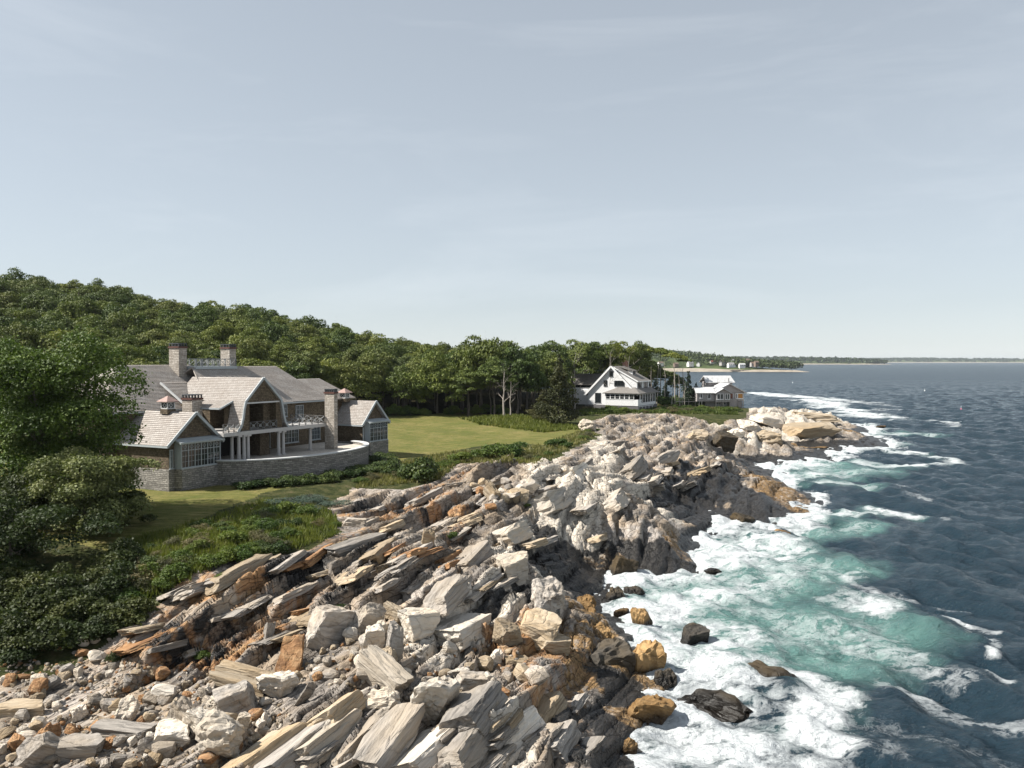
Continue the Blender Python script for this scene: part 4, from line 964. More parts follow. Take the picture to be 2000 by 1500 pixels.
# shed dormer on the left slope
d = MB(); d.roof((7.2, -6.3, 7.75), (10.6, -6.3, 7.35), (10.2, -9.2, 9.75), (6.9, -9.2, 9.75)); dm = d.build('dormer_roof', M_ROOF, big)
MB().beam((7.15, -6.3, 7.7), (6.85, -9.2, 9.72), .12, .2).build('rake_board', M_COPING, dm)
MB().box(7.4, 10.4, -8.4, -6.6, 6.6, 7.5).build('dormer_wall', M_SHING, big)
window(big, 'v', 7.6, 8.4, 6.9, 7.45, -6.59, 1, 2, 2, sill=False)
# roof deck between the big chimneys
dk = MB().box(11.6, 17.6, -12.3, -9.2, 11.1, 11.42).build('roof_deck', M_TRIM, big)
m = MB()
for a, b in (((11.7, -9.3), (17.5, -9.3)), ((11.7, -12.2), (17.5, -12.2)), ((17.5, -12.2), (17.5, -9.3))):
    a, b = Vector((*a, 11.42)), Vector((*b, 11.42)); n_ = 7 if abs(a.x - b.x) > 1 else 3
    for i in range(n_ + 1): p = a.lerp(b, i / n_); m.beam(p, p + Vector((0, 0, .8)), .09, .09)
    m.beam(a + Vector((0, 0, .8)), b + Vector((0, 0, .8)), .1, .07); m.beam(a + Vector((0, 0, .12)), b + Vector((0, 0, .12)), .07, .05)
    for i in range(n_):
        p, q = a.lerp(b, i / n_), a.lerp(b, (i + 1) / n_); m.beam(p + Vector((0, 0, .14)), q + Vector((0, 0, .78)), .035, .035); m.beam(q + Vector((0, 0, .14)), p + Vector((0, 0, .78)), .036, .036)
m.build('deck_railing', M_PALERAIL, dk)
chimney(big, 10.4, 11.5, -12.0, -10.5, 9.8, 13.4); chimney(big, 17.0, 18.0, -11.2, -9.8, 9.8, 13.4)
chimney(big, 5.6, 6.9, -4.6, -3.2, 2, 8.1); chimney(big, 20.6, 21.2, 1.1, 2.45, 1.9, 8.3, 4)
# gambrel pavilion
gl, gr, gc, g0 = 8.41, 13.44, 10.92, 1.2
prof = [(gc, 10.28), (gl, 7.95), (gl - .22, 7.2), (gl - .38, 6.3), (gl - .62, 5.55), (7.3, 4.95)]
m = MB()
m.roof((gl, -9, 7.95), (gl, g0, 7.95), (gc, g0, 10.28), (gc, -9, 10.28)); m.roof((gr, g0, 7.95), (gr, -9, 7.95), (gc, -9, 10.28), (gc, g0, 10.28))
for s in (1, -1):
    X = lambda x: x if s == 1 else gl + gr - x
    for (x0, z0_), (x1, z1_) in zip(prof[1:-1], prof[2:]):
        q = [(X(x1), -.7, z1_), (X(x1), g0, z1_), (X(x0), g0, z0_), (X(x0), -.7, z0_)]
        m.roof(*(q if s == 1 else [q[1], q[0], q[3], q[2]]))
    q = [(X(6.7), -4.4, 7.3), (X(6.7), -.6, 7.3), (X(gl + .02), -.6, 7.96), (X(gl + .02), -4.4, 7.96)]
    m.roof(*(q if s == 1 else [q[1], q[0], q[3], q[2]]))
gro = m.build('gambrel_roof', M_ROOF, big)
m = MB()
for s in (1, -1):
    X = lambda x: x if s == 1 else gl + gr - x
    rakes(m, [(X(x), g0 + .03, z - .02) for x, z in prof], .12, .24)
    m.beam((X(6.65), -4.4, 7.22), (X(6.65), -.55, 7.22), .1, .14); m.beam((X(6.65), -.55, 7.2), (X(gl), -.55, 7.9), .1, .16)
m.build('rake_board', M_TRIM, gro)
m = MB()
m.prism([(gl + .05, 1.0, 7.78), (gr - .05, 1.0, 7.78), (gc, 1.0, 10.05)], (0, -.2, 0)); m.prism([(gl - .4, 1.0, 5), (9.1, 1.0, 5), (9.1, 1.0, 7.8), (gl + .05, 1.0, 7.8)], (0, -.2, 0)); m.prism([(12.9, 1.0, 5), (gr + .4, 1.0, 5), (gr - .05, 1.0, 7.8), (12.9, 1.0, 7.8)], (0, -.2, 0))
m.box(9.1, 12.9, -2.2, -2.0, 5, 7.8).box(8.9, 9.1, -2.2, .8, 5, 7.8).box(12.9, 13.1, -2.2, .8, 5, 7.8).box(11.9, 12.9, -2, .2, 5, 7.8)
m.box(8.0, 8.5, -1.4, -.8, 4.9, 7.25).box(gr - .1, gr + .5, -1.4, -.8, 4.9, 7.25)
m.build('gable_wall', M_SHING, big)
MB().beam((gl + .1, 1.05, 7.74), (gr - .1, 1.05, 7.74), .12, .14).build('lintel', M_COPING, big)
dr = MB().box(9.7, 10.5, -2.0, -1.93, 5.0, 7.2).build('door', M_DARK, big); MB().box(9.85, 10.35, -1.93, -1.9, 5.6, 7.05).build('pane', M_GLASS, dr)
# balcony, columns, ground floor
MB().box(5.4, 20.6, -4.4, 1.25, 4.58, 4.95).build('balcony', M_COLUMN, big)
railing(big, (5.5, 1.1), (7.6, 1.1), 4.95, 3); railing(big, (9.1, 1.08), (12.9, 1.08), 4.95, 4); railing(big, (14.3, 1.1), (20.5, 1.1), 4.95, 6); railing(big, (20.5, 1.1), (20.5, -3.8), 4.95, 4)
for u_, v_ in ((7.3, .4), (7.65, .95), (8.35, .95), (8.9, .95), (13.3, .95), (14.0, .95), (18.7, .6)):
    c_ = MB().cyl((u_, v_), .19, 2.12, 4.4, 14, .16).build('column', M_COLUMN, big)
    MB().box(u_ - .25, u_ + .25, v_ - .25, v_ + .25, 4.4, 4.579).box(u_ - .25, u_ + .25, v_ - .25, v_ + .25, 1.99, 2.12).build('capital', M_COLUMN, c_)
MB().box(9.2, 12.0, -4.35, -3.9, 2.0, 4.5).build('dark_recess', M_DARK, big)  # near-black block: the recess's shade is put into its colour
MB().box(12.2, 13.6, -4.3, -.6, 2.0, 4.56).box(6.0, 9.0, -4.3, -3.2, 2.0, 4.56).build('porch_wall', M_SHING, big)
window(big, 'v', 20.0, 22.3, 2.5, 4.1, -4.39, 4, 3, 2); window(big, 'v', 15.0, 17.6, 2.3, 4.2, -4.39, 4, 3, 2); window(big, 'v', 22.0, 23.2, 5.25, 6.7, -4.39, 2, 3, 2); window(big, 'v', 19.8, 20.4, 5.6, 6.9, -4.39, 1, 3, 2); window(big, 'v', 24.6, 26.2, 2.5, 4.1, -4.39, 3, 3, 2)
window(big, 'v', 6.3, 8.6, 2.3, 4.2, -3.19, 3, 3, 2, frame=M_COPING)
# curved terrace
def ell(k, a=11.1, b=6.6): return (15.9 + a * math.cos(k), .1 + b * math.sin(k))
ks = [math.pi * (1 - i / 48) for i in range(49)]
for name, ro_, ri, z0_, z1_, mt in (('terrace_wall', 0, -.45, -.5, 2.28, M_STONE), ('coping', .08, -.52, 2.28, 2.4, M_COPING)):
    m = MB()
    for k0, k1 in zip(ks[:-1], ks[1:]):
        p = [ell(k0, 11.1 + ro_, 6.6 + ro_), ell(k1, 11.1 + ro_, 6.6 + ro_), ell(k1, 11.1 + ri, 6.6 + ri), ell(k0, 11.1 + ri, 6.6 + ri)]
        m.add([(*q, z0_) for q in p] + [(*q, z1_) for q in p], [(0, 1, 5, 4), (2, 3, 7, 6), (4, 5, 6, 7), (0, 3, 2, 1)])
    m.build(name, mt, big)
m = MB(); n_ = len(ks); m.add([(*ell(k, 10.9, 6.4), 2.0) for k in ks] + [(27, -4.4, 2.0), (4.8, -4.4, 2.0)], [tuple(range(n_ + 2))]); m.build('terrace_floor', M_PAVE, big)
MB().box(26.6, 28.9, -.3, .2, -.4, 2.0).box(5.4, 6.2, -1, .3, -.4, 2.0).build('terrace_end', M_STONE, big)

# ------------------------------------------------------------------ white house
M_WHITE = coursed('white_clapboard', (0.74, 0.74, 0.735), (0.77, 0.77, 0.765), (0.7, 0.7, 0.69), 4.0, 0.14, (0.55, 0.55, 0.55), 0.008, bump=0.25, big=0.05)
M_WTRIM = flat('white_trim', (0.78, 0.78, 0.77), 0.5, 0.04)
M_ASPH = flat('grey_roof_felt', (0.21, 0.195, 0.18), 0.9, 0.18, 2.0, bump=0.3)
M_FOUND = flat('grey_foundation', (0.12, 0.115, 0.12), 0.8, 0.15)
M_SASH = flat('black_sash', (0.03, 0.035, 0.035), 0.5, 0.1)
M_BRICK = coursed('red_brick', (0.42, 0.19, 0.14), (0.5, 0.25, 0.19), (0.35, 0.15, 0.11), 0.22, 0.075, (0.4, 0.33, 0.28), 0.01)
wo = at_z(1246.7, 803, 7)
wh = empty('white_house', wo, math.radians(61), 'white gabled house with grey roof, brick chimney and wrap-around glazed porch', 'house')
m = MB().box(2.5, 14.2, -14.2, -1.5, 1.2, 3.9); m.prism([(2.5, -14.2, 3.9), (2.5, -1.5, 3.9), (2.5, -1.5, 4.0), (2.5, -7.9, 10.5), (2.5, -14.2, 4.0)], (11.7, 0, 0)); m.build('wall', M_WHITE, wh)
MB().box(0.1, 14.0, -14.0, -.1, -.8, 1.2).build('foundation', M_FOUND, wh)
m = MB(); m.roof((14.7, -15.0, 3.5), (2.0, -15.0, 3.5), (2.0, -7.9, 10.75), (14.7, -7.9, 10.75), step=.3, lift=.02, thick=.2); m.roof((2.0, -.9, 3.7), (14.7, -.9, 3.7), (14.7, -7.9, 10.75), (2.0, -7.9, 10.75), step=.3, lift=.02, thick=.2); wr_ = m.build('roof', M_ASPH, wh)
m = MB(); rakes(m, [(2.0, -15.0, 3.42), (2.0, -7.9, 10.66), (2.0, -.9, 3.62)], .1, .42); m.build('rake_board', M_WTRIM, wr_)
# long shed dormer and the small one above it
m = MB().prism([(3.0, -7.5, 10.1), (3.0, -1.5, 7.0), (3.0, -1.5, 4.6), (3.0, -7.5, 4.6)], (8.6, 0, 0)); m.build('dormer', M_WHITE, wh)
m = MB(); m.roof((2.7, -1.1, 7.05), (12.0, -1.1, 7.05), (12.0, -7.7, 10.6), (2.7, -7.7, 10.6), step=.3, lift=.02, thick=.22); dm = m.build('dormer_roof', M_ASPH, wh)
MB().beam((2.68, -1.1, 6.95), (2.68, -7.5, 10.4), .08, .28).beam((2.7, -1.08, 6.95), (12, -1.08, 6.95), .1, .24).build('rake_board', M_WTRIM, dm)
window(wh, 'v', 3.7, 6.0, 5.55, 6.75, -1.49, 2, 1, 3, frame=M_SASH); window(wh, 'v', 7.9, 10.4, 5.55, 6.75, -1.49, 2, 1, 3, frame=M_SASH)
m = MB().box(6.6, 8.8, -6.5, -4.0, 8.2, 9.55); m.build('dormer', M_WHITE, wh)
m = MB(); m.roof((6.2, -3.7, 9.6), (9.2, -3.7, 9.6), (9.2, -7.4, 10.7), (6.2, -7.4, 10.7), thick=.2); m.build('dormer_roof', M_ASPH, wh); window(wh, 'v', 7.0, 8.4, 8.75, 9.4, -3.99, 2, 1, 2, frame=M_SASH, sill=False)
for a in ((-8.35, -7.6, 8.3, 9.4, 1, 2), (-9.9, -9.1, 5.9, 7.15, 1, 2), (-7.1, -4.6, 5.95, 7.1, 3, 2), (-12.2, -10.8, 1.8, 4.0, 1, 1)):
    window(wh, 'u', a[0], a[1], a[2], a[3], 2.49, a[4], a[5], 2, frame=M_SASH)
ch = MB().box(11.4, 12.6, -8.6, -7.5, 9.4, 12.0).box(11.3, 12.7, -8.7, -7.4, 12.0, 12.2).build('chimney', M_BRICK, wh); MB().cyl((12, -8.05), .3, 12.2, 12.6).build('chimney_pot', M_BRICK, ch)
# porch
pc = MB().box(0, 2.5, -8.6, -.1, 1.2, 2.7).box(.001, 2.5, -8.6, -8.3, 2.7, 4.2).box(0, .16, -8.6, 0, 3.9, 4.2).box(0, 12.4, -.16, 0, 3.9, 4.2).box(1.3, 12.4, -1.5, -.001, 1.2, 1.9); pc = pc.build('porch', M_WHITE, wh)
MB().box(1.0, 12.0, -1.45, -1.3, 1.9, 3.9).box(.9, 1.0, -8.0, -1.4, 2.7, 3.9).build('porch_interior', M_DARK, pc)
for i in range(6):
    a = -8.3 + i * 1.22
    window(wh, 'u', a, a + 1.0, 2.8, 3.85, .02, 1, 2, 1, frame=M_WTRIM, fw=.1, sill=False)
for i in range(7): MB().box(1.3 + i * 1.8, 1.5 + i * 1.8, -.2, -.02, 1.9, 3.9).build('post', M_WTRIM, wh)
for i in range(6): MB().box(1.5 + i * 1.8, 3.1 + i * 1.8, -.13, -.11, 1.95, 3.88).build('pane', M_GLASS, wh)
m = MB(); m.roof((-.5, -9.1, 4.2), (-.5, .5, 4.2), (2.5, -1.9, 5.6), (2.5, -6.0, 5.6), step=.3, lift=.02, thick=.16); m.roof((-.5, .5, 4.2), (13.4, .5, 4.2), (13.4, -1.9, 5.6), (2.5, -1.9, 5.6), step=.3, lift=.02, thick=.16); m.roof((2.5, -9.1, 4.2), (-.5, -9.1, 4.2), (2.5, -6, 5.6), (2.5, -6, 5.6), step=.3, lift=.02, thick=.16); m.build('porch_roof', M_ASPH, wh)
for i in range(5): MB().box(.3 + i * 2.4, .42 + i * 2.4, -.06, .02, -.6, 1.05).build('lattice_post', M_WTRIM, wh)
MB().box(.2, 11, -.05, .03, .95, 1.08).build('lattice_rail', M_WTRIM, wh)
# rear wing
m = MB().box(6, 11, -21, -14.2, 1.0, 6.0).box(5.0, 6.0, -20, -14.2, 1.0, 4.6); m.build('wing_wall', M_WHITE, wh)
m = MB(); m.roof((5.4, -21.6, 6.0), (5.4, -12.0, 6.0), (8.5, -11.0, 8.7), (8.5, -21.0, 8.7), step=.3, lift=.02, thick=.16); m.roof((11.6, -12, 6.0), (11.6, -21.6, 6.0), (8.5, -21, 8.7), (8.5, -11, 8.7), step=.3, lift=.02, thick=.16); m.build('wing_roof', M_ASPH, wh)
window(wh, 'u', -19.8, -14.9, 5.3, 5.85, 5.99, 4, 1, 1, frame=M_SASH, sill=False)

# ------------------------------------------------------------------ grey house on stilts
M_GSH = coursed('silver_shingle', (0.38, 0.355, 0.345), (0.46, 0.43, 0.42), (0.33, 0.29, 0.28), 0.2, 0.15, (0.22, 0.2, 0.195), 0.012)
M_GROOF = flat('pale_roof', (0.5, 0.5, 0.5), 0.8, 0.1, 1.5)
M_POST = flat('weathered_post', (0.3, 0.28, 0.25), 0.9, 0.2)
M_BLIND = flat('orange_blind', (0.45, 0.22, 0.06), 0.8, 0.15)
M_DOOR = flat('red_brown_door', (0.2, 0.08, 0.06), 0.7, 0.2)
go = at_y(1360, 797, 225)
gh = empty('stilt_house', (go[0], go[1], 6.1), math.radians(4), 'weathered grey shingled house standing on stilts above the pale rocks', 'house')
m = MB().box(.2, 5.2, -6.5, 0, 1.9, 4.3).box(5.2, 9.3, -6.5, .5, 1.75, 4.2); m.prism([(5.2, .5, 4.2), (9.3, .5, 4.2), (7.3, .5, 5.3)], (0, -7, 0)); m.build('wall', M_GSH, gh)
m = MB().box(7.5, 13.7, -9, -1.5, 1.9, 4.3); m.prism([(6.2, -1.5, 4.2), (13.7, -1.5, 4.2), (13.7, -1.5, 4.35), (9.6, -1.5, 6.5), (6.2, -1.5, 4.9)], (0, -7.5, 0)); m.build('wall', M_GSH, gh)
m = MB(); m.roof((-.3, .5, 4.2), (5.4, .5, 4.2), (5.4, -3.2, 5.75), (.2, -3.2, 5.75), step=.4, lift=.02); m.roof((5.4, -7, 4.2), (-.3, -7, 4.2), (.2, -3.2, 5.75), (5.4, -3.2, 5.75), step=.4, lift=.02)
m.roof((4.9, -5, 4.15), (4.9, 1.0, 4.15), (7.3, 1.0, 5.5), (7.3, -5, 5.5), step=.4, lift=.02); m.roof((9.7, 1.0, 4.15), (9.7, -5, 4.15), (7.3, -5, 5.5), (7.3, 1.0, 5.5), step=.4, lift=.02); m.build('roof', M_GROOF, gh)
m = MB(); m.roof((5.6, -9.3, 4.75), (5.6, -.9, 4.75), (9.6, -.9, 6.75), (9.6, -9.3, 6.75), step=.4, lift=.02, thick=.2); m.roof((14.4, -.9, 4.2), (14.4, -9.3, 4.2), (9.6, -9.3, 6.75), (9.6, -.9, 6.75), step=.4, lift=.02, thick=.2); m.build('roof', M_GROOF, gh)
m = MB().box(6.0, 13.4, -15, -10, 2, 7.0); m.build('wall', M_GSH, gh)
m = MB(); m.roof((5.4, -9.4, 6.8), (14.0, -9.4, 6.8), (13.6, -12.5, 8.7), (5.7, -12.5, 8.7), step=.4, lift=.02); m.roof((14, -15.6, 6.8), (5.4, -15.6, 6.8), (5.7, -12.5, 8.7), (13.6, -12.5, 8.7), step=.4, lift=.02); m.build('roof', M_GROOF, gh)
m = MB().cyl((12.2, -9.7), .12, 6.3, 8.0).build('stovepipe', M_RAIL, gh)
for a in ((1.1, 1.6, 2.9, 3.9, 0.01, 1), (3.2, 3.9, 2.7, 4.0, 0.01, 1)): window(gh, 'v', a[0], a[1], a[2], a[3], a[4], 1, 1, 1, frame=M_WTRIM, fw=.12)
for a in (5.6, 6.5, 7.9, 8.5): window(gh, 'v', a, a + (.75 if a < 7 else .45), 2.55, 3.9, .51, 1, 1, 1, frame=M_WTRIM, fw=.1)
window(gh, 'v', 11.5, 11.8, 2.7, 3.9, -1.49, 1, 1, 1, frame=M_WTRIM, fw=.14); window(gh, 'v', 12.05, 13.4, 2.7, 3.9, -1.49, 1, 1, 1, frame=M_WTRIM, fw=.14, glass=M_BLIND)
window(gh, 'v', 11.2, 12.6, 5.9, 6.6, -9.99, 2, 1, 1, frame=M_WTRIM, fw=.1)
dd = MB().box(9.7, 10.6, -1.5, -1.44, 1.95, 4.0).build('door', M_DOOR, gh); MB().box(9.58, 9.7, -1.5, -1.4, 1.9, 4.1).box(10.6, 10.72, -1.5, -1.4, 1.9, 4.1).build('door_frame', M_WTRIM, dd)
MB().box(3.0, 13.4, -6.0, -1.9, -.6, 1.75).box(9.4, 11.4, -1.9, -.6, -.6, 2.6).build('basement_wall', M_GSH, gh)
window(gh, 'v', 6.1, 7.3, .9, 1.4, -1.89, 2, 1, 1, frame=M_WTRIM); window(gh, 'v', 8.2, 8.8, .9, 1.4, -1.89, 1, 1, 1, frame=M_WTRIM)
for a, b in ((.9, -.3), (1.5, -.1), (5.3, .35), (7.3, .4), (9.15, .4), (11.9, -1.4), (13.5, -1.4)): MB().box(a - .1, a + .1, b - .1, b + .1, -1.2, 1.9).build('stilt', M_POST, gh)
wk = MB().box(-5.5, .2, -2.2, -1.0, 1.75, 1.9).build('walkway', M_POST, gh)
m = MB()
for i in range(4): m.beam((-5.4 + i * 1.8, -1.0, -.8), (-5.4 + i * 1.8, -1.0, 2.9), .1, .1)
m.beam((-5.5, -1.0, 2.9), (.2, -1.0, 2.9), .1, .1); m.beam((-5.5, -1.0, 2.35), (.2, -1.0, 2.35), .06, .06); m.build('walkway_rail', M_POST, wk)

# ------------------------------------------------------------------ foliage kit
def leaf_material(name, dark, mid, light, transl=0.25, scale=0.35):
    t = NT(name); dark, mid, light = [tuple(v_ * 0.86 for v_ in q_) for q_ in (dark, mid, light)]
    n1 = t.noise(t.pos(), scale, 3, 0.6); n2 = t.noise(t.pos(), 2.2, 4, 0.7)
    c = t.ramp(t.math('ADD', t.math('MULTIPLY', n1, 0.5), t.math('MULTIPLY', n2, 0.5)), [(0.32, dark), (0.5, mid), (0.68, light)])
    c = t.mix(1.0, c, t.ramp(t.rand(), [(0, (0.6, 0.72, 0.7)), (0.5, (1.0, 1.0, 1.0)), (1, (1.4, 1.25, 1.1))]), 'MULTIPLY')
    t.col(c); t.rough(0.6); t.spec(0.25)
    if transl:
        tr = t.new('ShaderNodeBsdfTranslucent'); t.l.new(t.mix(1.0, c, (1.1, 1.25, 0.6), 'MULTIPLY'), tr.inputs[0])
        mx = t.new('ShaderNodeMixShader'); mx.inputs[0].default_value = transl
        t.l.new(t.b.outputs[0], mx.inputs[1]); t.l.new(tr.outputs[0], mx.inputs[2]); t.l.new(mx.outputs[0], t.out.inputs[0])
    return t.m
L_OAK = leaf_material('oak_leaves', (0.042, 0.06, 0.014), (0.125, 0.16, 0.034), (0.27, 0.29, 0.07), 0.15)
L_OAK2 = leaf_material('dark_oak_leaves', (0.034, 0.05, 0.012), (0.098, 0.13, 0.03), (0.215, 0.245, 0.06), 0.15)
L_OAK3 = leaf_material('pale_oak_leaves', (0.04, 0.056, 0.015), (0.115, 0.145, 0.037), (0.24, 0.25, 0.078), 0.12)
L_NEAR = leaf_material('near_leaves', (0.025, 0.048, 0.01), (0.065, 0.11, 0.018), (0.17, 0.24, 0.045), 0.16, 0.6)
L_GREYL = leaf_material('olive_leaves', (0.04, 0.056, 0.02), (0.1, 0.13, 0.045), (0.24, 0.27, 0.12), 0.15, 0.6)
L_JUN = leaf_material('juniper_leaves', (0.022, 0.04, 0.012), (0.055, 0.085, 0.02), (0.12, 0.15, 0.035), 0.15)
L_BLUE = leaf_material('blue_juniper', (0.04, 0.06, 0.045), (0.085, 0.12, 0.085), (0.16, 0.2, 0.14), 0.1)
L_BUSH = leaf_material('bright_bush', (0.04, 0.065, 0.014), (0.09, 0.135, 0.028), (0.17, 0.21, 0.05), 0.3)
L_DRY = leaf_material('dry_scrub', (0.06, 0.055, 0.025), (0.13, 0.12, 0.055), (0.23, 0.2, 0.11), 0.2)
L_SPRUCE = leaf_material('spruce_needles', (0.02, 0.026, 0.01), (0.05, 0.056, 0.018), (0.1, 0.095, 0.03), 0.1)
L_DSPR = leaf_material('dark_spruce', (0.012, 0.022, 0.012), (0.03, 0.05, 0.024), (0.06, 0.085, 0.035), 0.1)
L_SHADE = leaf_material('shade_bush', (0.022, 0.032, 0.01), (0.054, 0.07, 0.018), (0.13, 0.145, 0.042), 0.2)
M_BARK = flat('bark', (0.11, 0.095, 0.08), 0.95, 0.3, 1.5, 0.1)
M_PALEBARK = flat('pale_dead_wood', (0.36, 0.32, 0.28), 0.9, 0.2, 1.5, 0.1)

def leaf_cloud(lobes, n, size, seed, top=-0.35, depth=0.3, aspect=0.62, upb=0.35):
    g = np.random.default_rng(seed)
    L = np.array(lobes, float)                         # x y z rx ry rz
    wgt = (L[:, 3] * L[:, 4] + L[:, 5] * (L[:, 3] + L[:, 4])); wgt /= wgt.sum()
    k = g.choice(len(L), n, p=wgt)
    d = g.normal(size=(n, 3)); d /= np.linalg.norm(d, axis=1)[:, None]
    low = d[:, 2] < top; d[low, 2] *= -1
    r = 1 - depth * g.random(n) ** 1.6
    out = g.random(n) < 0.13; r = np.where(out, 1 + 0.28 * g.random(n), r)
    c = L[k, :3] + d * L[k, 3:6] * r[:, None]
    nm = d * 0.55 + g.normal(size=(n, 3)) * 0.5; nm[:, 2] += upb
    nm /= np.linalg.norm(nm, axis=1)[:, None]
    t1 = np.cross(nm, g.normal(size=(n, 3))); t1 /= np.linalg.norm(t1, axis=1)[:, None]
    t2 = np.cross(nm, t1)
    s = size * (0.6 + 0.8 * g.random(n))[:, None]
    co = np.stack([c - t1 * s * .5, c + t2 * s * aspect * .5, c + t1 * s * .5, c - t2 * s * aspect * .5], 1).reshape(-1, 3)
    return co, np.arange(n * 4).reshape(-1, 4)
def crown_mesh(name, lobes, n, size, seed, mat, **kw):
    co, q = leaf_cloud(lobes, n, size, seed, **kw)
    return np_mesh(name, co, q, mat=mat)
def tubes(paths, sides=6):                             # list of [(x, y, z, r), ...]
    V, F = [], []
    for path in paths:
        k0 = len(V)
        for i, (x, y, z, r) in enumerate(path):
            p = Vector((x, y, z)); a = Vector(path[max(i - 1, 0)][:3]); b = Vector(path[min(i + 1, len(path) - 1)][:3])
            d = (b - a).normalized(); s = d.cross(Vector((0.3, 1, 0.1))).normalized(); u_ = d.cross(s)
            for j in range(sides):
                an = 6.2832 * j / sides; V.append(tuple(p + (s * math.cos(an) + u_ * math.sin(an)) * r))
        for i in range(len(path) - 1):
            for j in range(sides):
                F.append((k0 + i * sides + j, k0 + i * sides + (j + 1) % sides, k0 + (i + 1) * sides + (j + 1) % sides, k0 + (i + 1) * sides + j))
    return V, F
def limb_paths(r, h, rad, spread, n, up=0.5, twist=0.35, sub=2, z0=0.35):
    """a leaning tapered trunk with n limbs, each with a few side branches"""
    P = []; lean = (r.gauss(0, .05) * h, r.gauss(0, .05) * h)
    tr = [(lean[0] * k / 5 + r.gauss(0, .015) * h, lean[1] * k / 5 + r.gauss(0, .015) * h, h * k / 5, rad * (1 - .82 * k / 5)) for k in range(6)]
    tr[0] = (0, 0, -.3, rad * 1.25); P.append(tr)
    for i in range(n):
        f = z0 + (1 - z0) * (i + r.random()) / n; k = min(int(f * 5), 4)
        b = Vector(tr[k][:3]).lerp(Vector(tr[k + 1][:3]), f * 5 - k); an = i * 2.4 + r.gauss(0, .4); ln = spread * r.uniform(.6, 1.05) * (1.15 - .5 * f)
        pts = [(*b, rad * .45 * (1.1 - f))]
        d = Vector((math.cos(an), math.sin(an), up + r.gauss(0, .15))).normalized(); p = b.copy()
        for s in range(4):
            d = (d + Vector((r.gauss(0, twist), r.gauss(0, twist), r.gauss(.06, twist * .7))) * .5).normalized(); p = p + d * ln / 4
            pts.append((*p, rad * .45 * (1.1 - f) * (1 - .22 * (s + 1))))
            if s >= 1:
                for q_ in range(sub):
                    e = (d + Vector((r.gauss(0, .7), r.gauss(0, .7), r.gauss(.15, .5)))).normalized(); l2 = ln * r.uniform(.2, .42)
                    m_ = p + e * l2 * .5; P.append([(*p, pts[-1][3] * .6), (*m_, pts[-1][3] * .4), (*(m_ + (e + Vector((r.gauss(0, .3), r.gauss(0, .3), .2))).normalized() * l2 * .5), .012)])
        P.append(pts)
    return P
def wood_mesh(name, paths, mat, sides=6):
    V, F = tubes(paths, sides); me = bpy.data.meshes.new(name); me.from_pydata(V, [], F); me.materials.append(mat); me.update()
    for p_ in me.polygons: p_.use_smooth = True
    return me
def oak_lobes(r, R=5.0, hgt=6.0, n=46, flatk=0.55):
    out = []
    for i in range(n):
        th = r.uniform(0, 6.283); f = math.sqrt(r.random()); rr = R * .86 * f
        zt = hgt * (0.92 * math.sqrt(max(0, 1 - f * f * .92)))
        z = zt - r.uniform(0, .5) * hgt * (1 - f) - r.random() * .32 * hgt + r.gauss(0, .35)
        rr *= r.uniform(.75, 1.15); s = r.uniform(.45, 1.3) * (R / 5)
        out.append((rr * math.cos(th), rr * math.sin(th), max(z, 0.1), s * 1.25, s * 1.25, s * flatk))
    return out
OAKS, OAK_TRUNKS = [], []
for k in range(7):
    r = random.Random(900 + k)
    OAKS.append(crown_mesh('crown', oak_lobes(r, 5, r.uniform(4.6, 6.4), 120 if k < 5 else 70), 14000, 0.31, 900 + k, (L_OAK, L_OAK2, L_OAK3, L_OAK, L_OAK2, L_OAK, L_OAK3)[k]))
for k in range(4):
    r = random.Random(950 + k); OAK_TRUNKS.append(wood_mesh('trunk', limb_paths(r, 8.5, .24, 4.2, 8, .7, z0=.5, sub=1), M_BARK, 5))
def tree(name, x, y, h, R, crown, trunk, rz, label, group, crown_h=5.4, z=None, cat='tree'):
    z = terrain_z(x, y) if z is None else z
    o = empty(name, (x, y, z), rz, label, cat, group)
    tk = link('trunk', trunk, o); tk.scale = (1, 1, h / 10.5)
    c = link('crown', crown, o); k = R / 5.0; vz = max(.8, min(1.5, (h * .56) / crown_h))
    q_ = rt.uniform(.82, 1.2); zs = min(k * vz * rt.uniform(.85, 1.3), h * .78 / crown_h); c.scale = (k * q_, k / q_, zs); c.location = (0, 0, h - c.scale[2] * crown_h)
    return o
# woods on the hillside: every crown is a tree of its own
rt = random.Random(21)
pts = []
def wood_ok(x, y):
    return bool(inside(np.array([x]), np.array([y]), WOOD_POLY)[0])
HERO = [  # picture x, distance, picture y of the top, crown radius
 (940,178,644,7.2),(1010,176,668,6.0),(870,186,690,5.5),(1075,196,658,5.5),(1120,212,660,5.6),(1170,214,660,5.4),(1215,216,664,5.2),(1250,220,668,4.6),(985,196,655,5.5),(800,184,690,5.5),(1040,206,668,5.5),(730,176,680,5.8),(690,166,705,5.2),(650,168,690,5.5),(760,200,662,6),(840,205,664,5.6),(905,232,668,6),(870,250,668,6),(1140,228,668,5.5),(1195,232,668,5),(1000,232,668,6),(1252,238,688,4.4),(1276,242,704,4.0),(1300,246,716,3.8),(1322,240,732,3.4),(1240,244,676,4.6)]
for px, Y, pt, R in HERO:
    x = (px - 1000) / FPX * Y; z = terrain_z(x, Y); h = at_y(px, pt, Y)[2] - z
    lab = 'tall broad oak rising above the wood behind the lawn' if px == 940 else ('broad-crowned tree in the wood behind the lawn' if px < 1060 else 'broad-crowned tree behind the white house' if px < 1235 else 'low leafy tree to the seaward side of the white house')
    tree('oak_tree', x, Y, h, R, rt.choice(OAKS), rt.choice(OAK_TRUNKS), rt.uniform(0, 6.28), lab, None if px == 940 else 'trees behind the lawn'); pts.append((x, Y, R))
tries = 0; cnt = 0
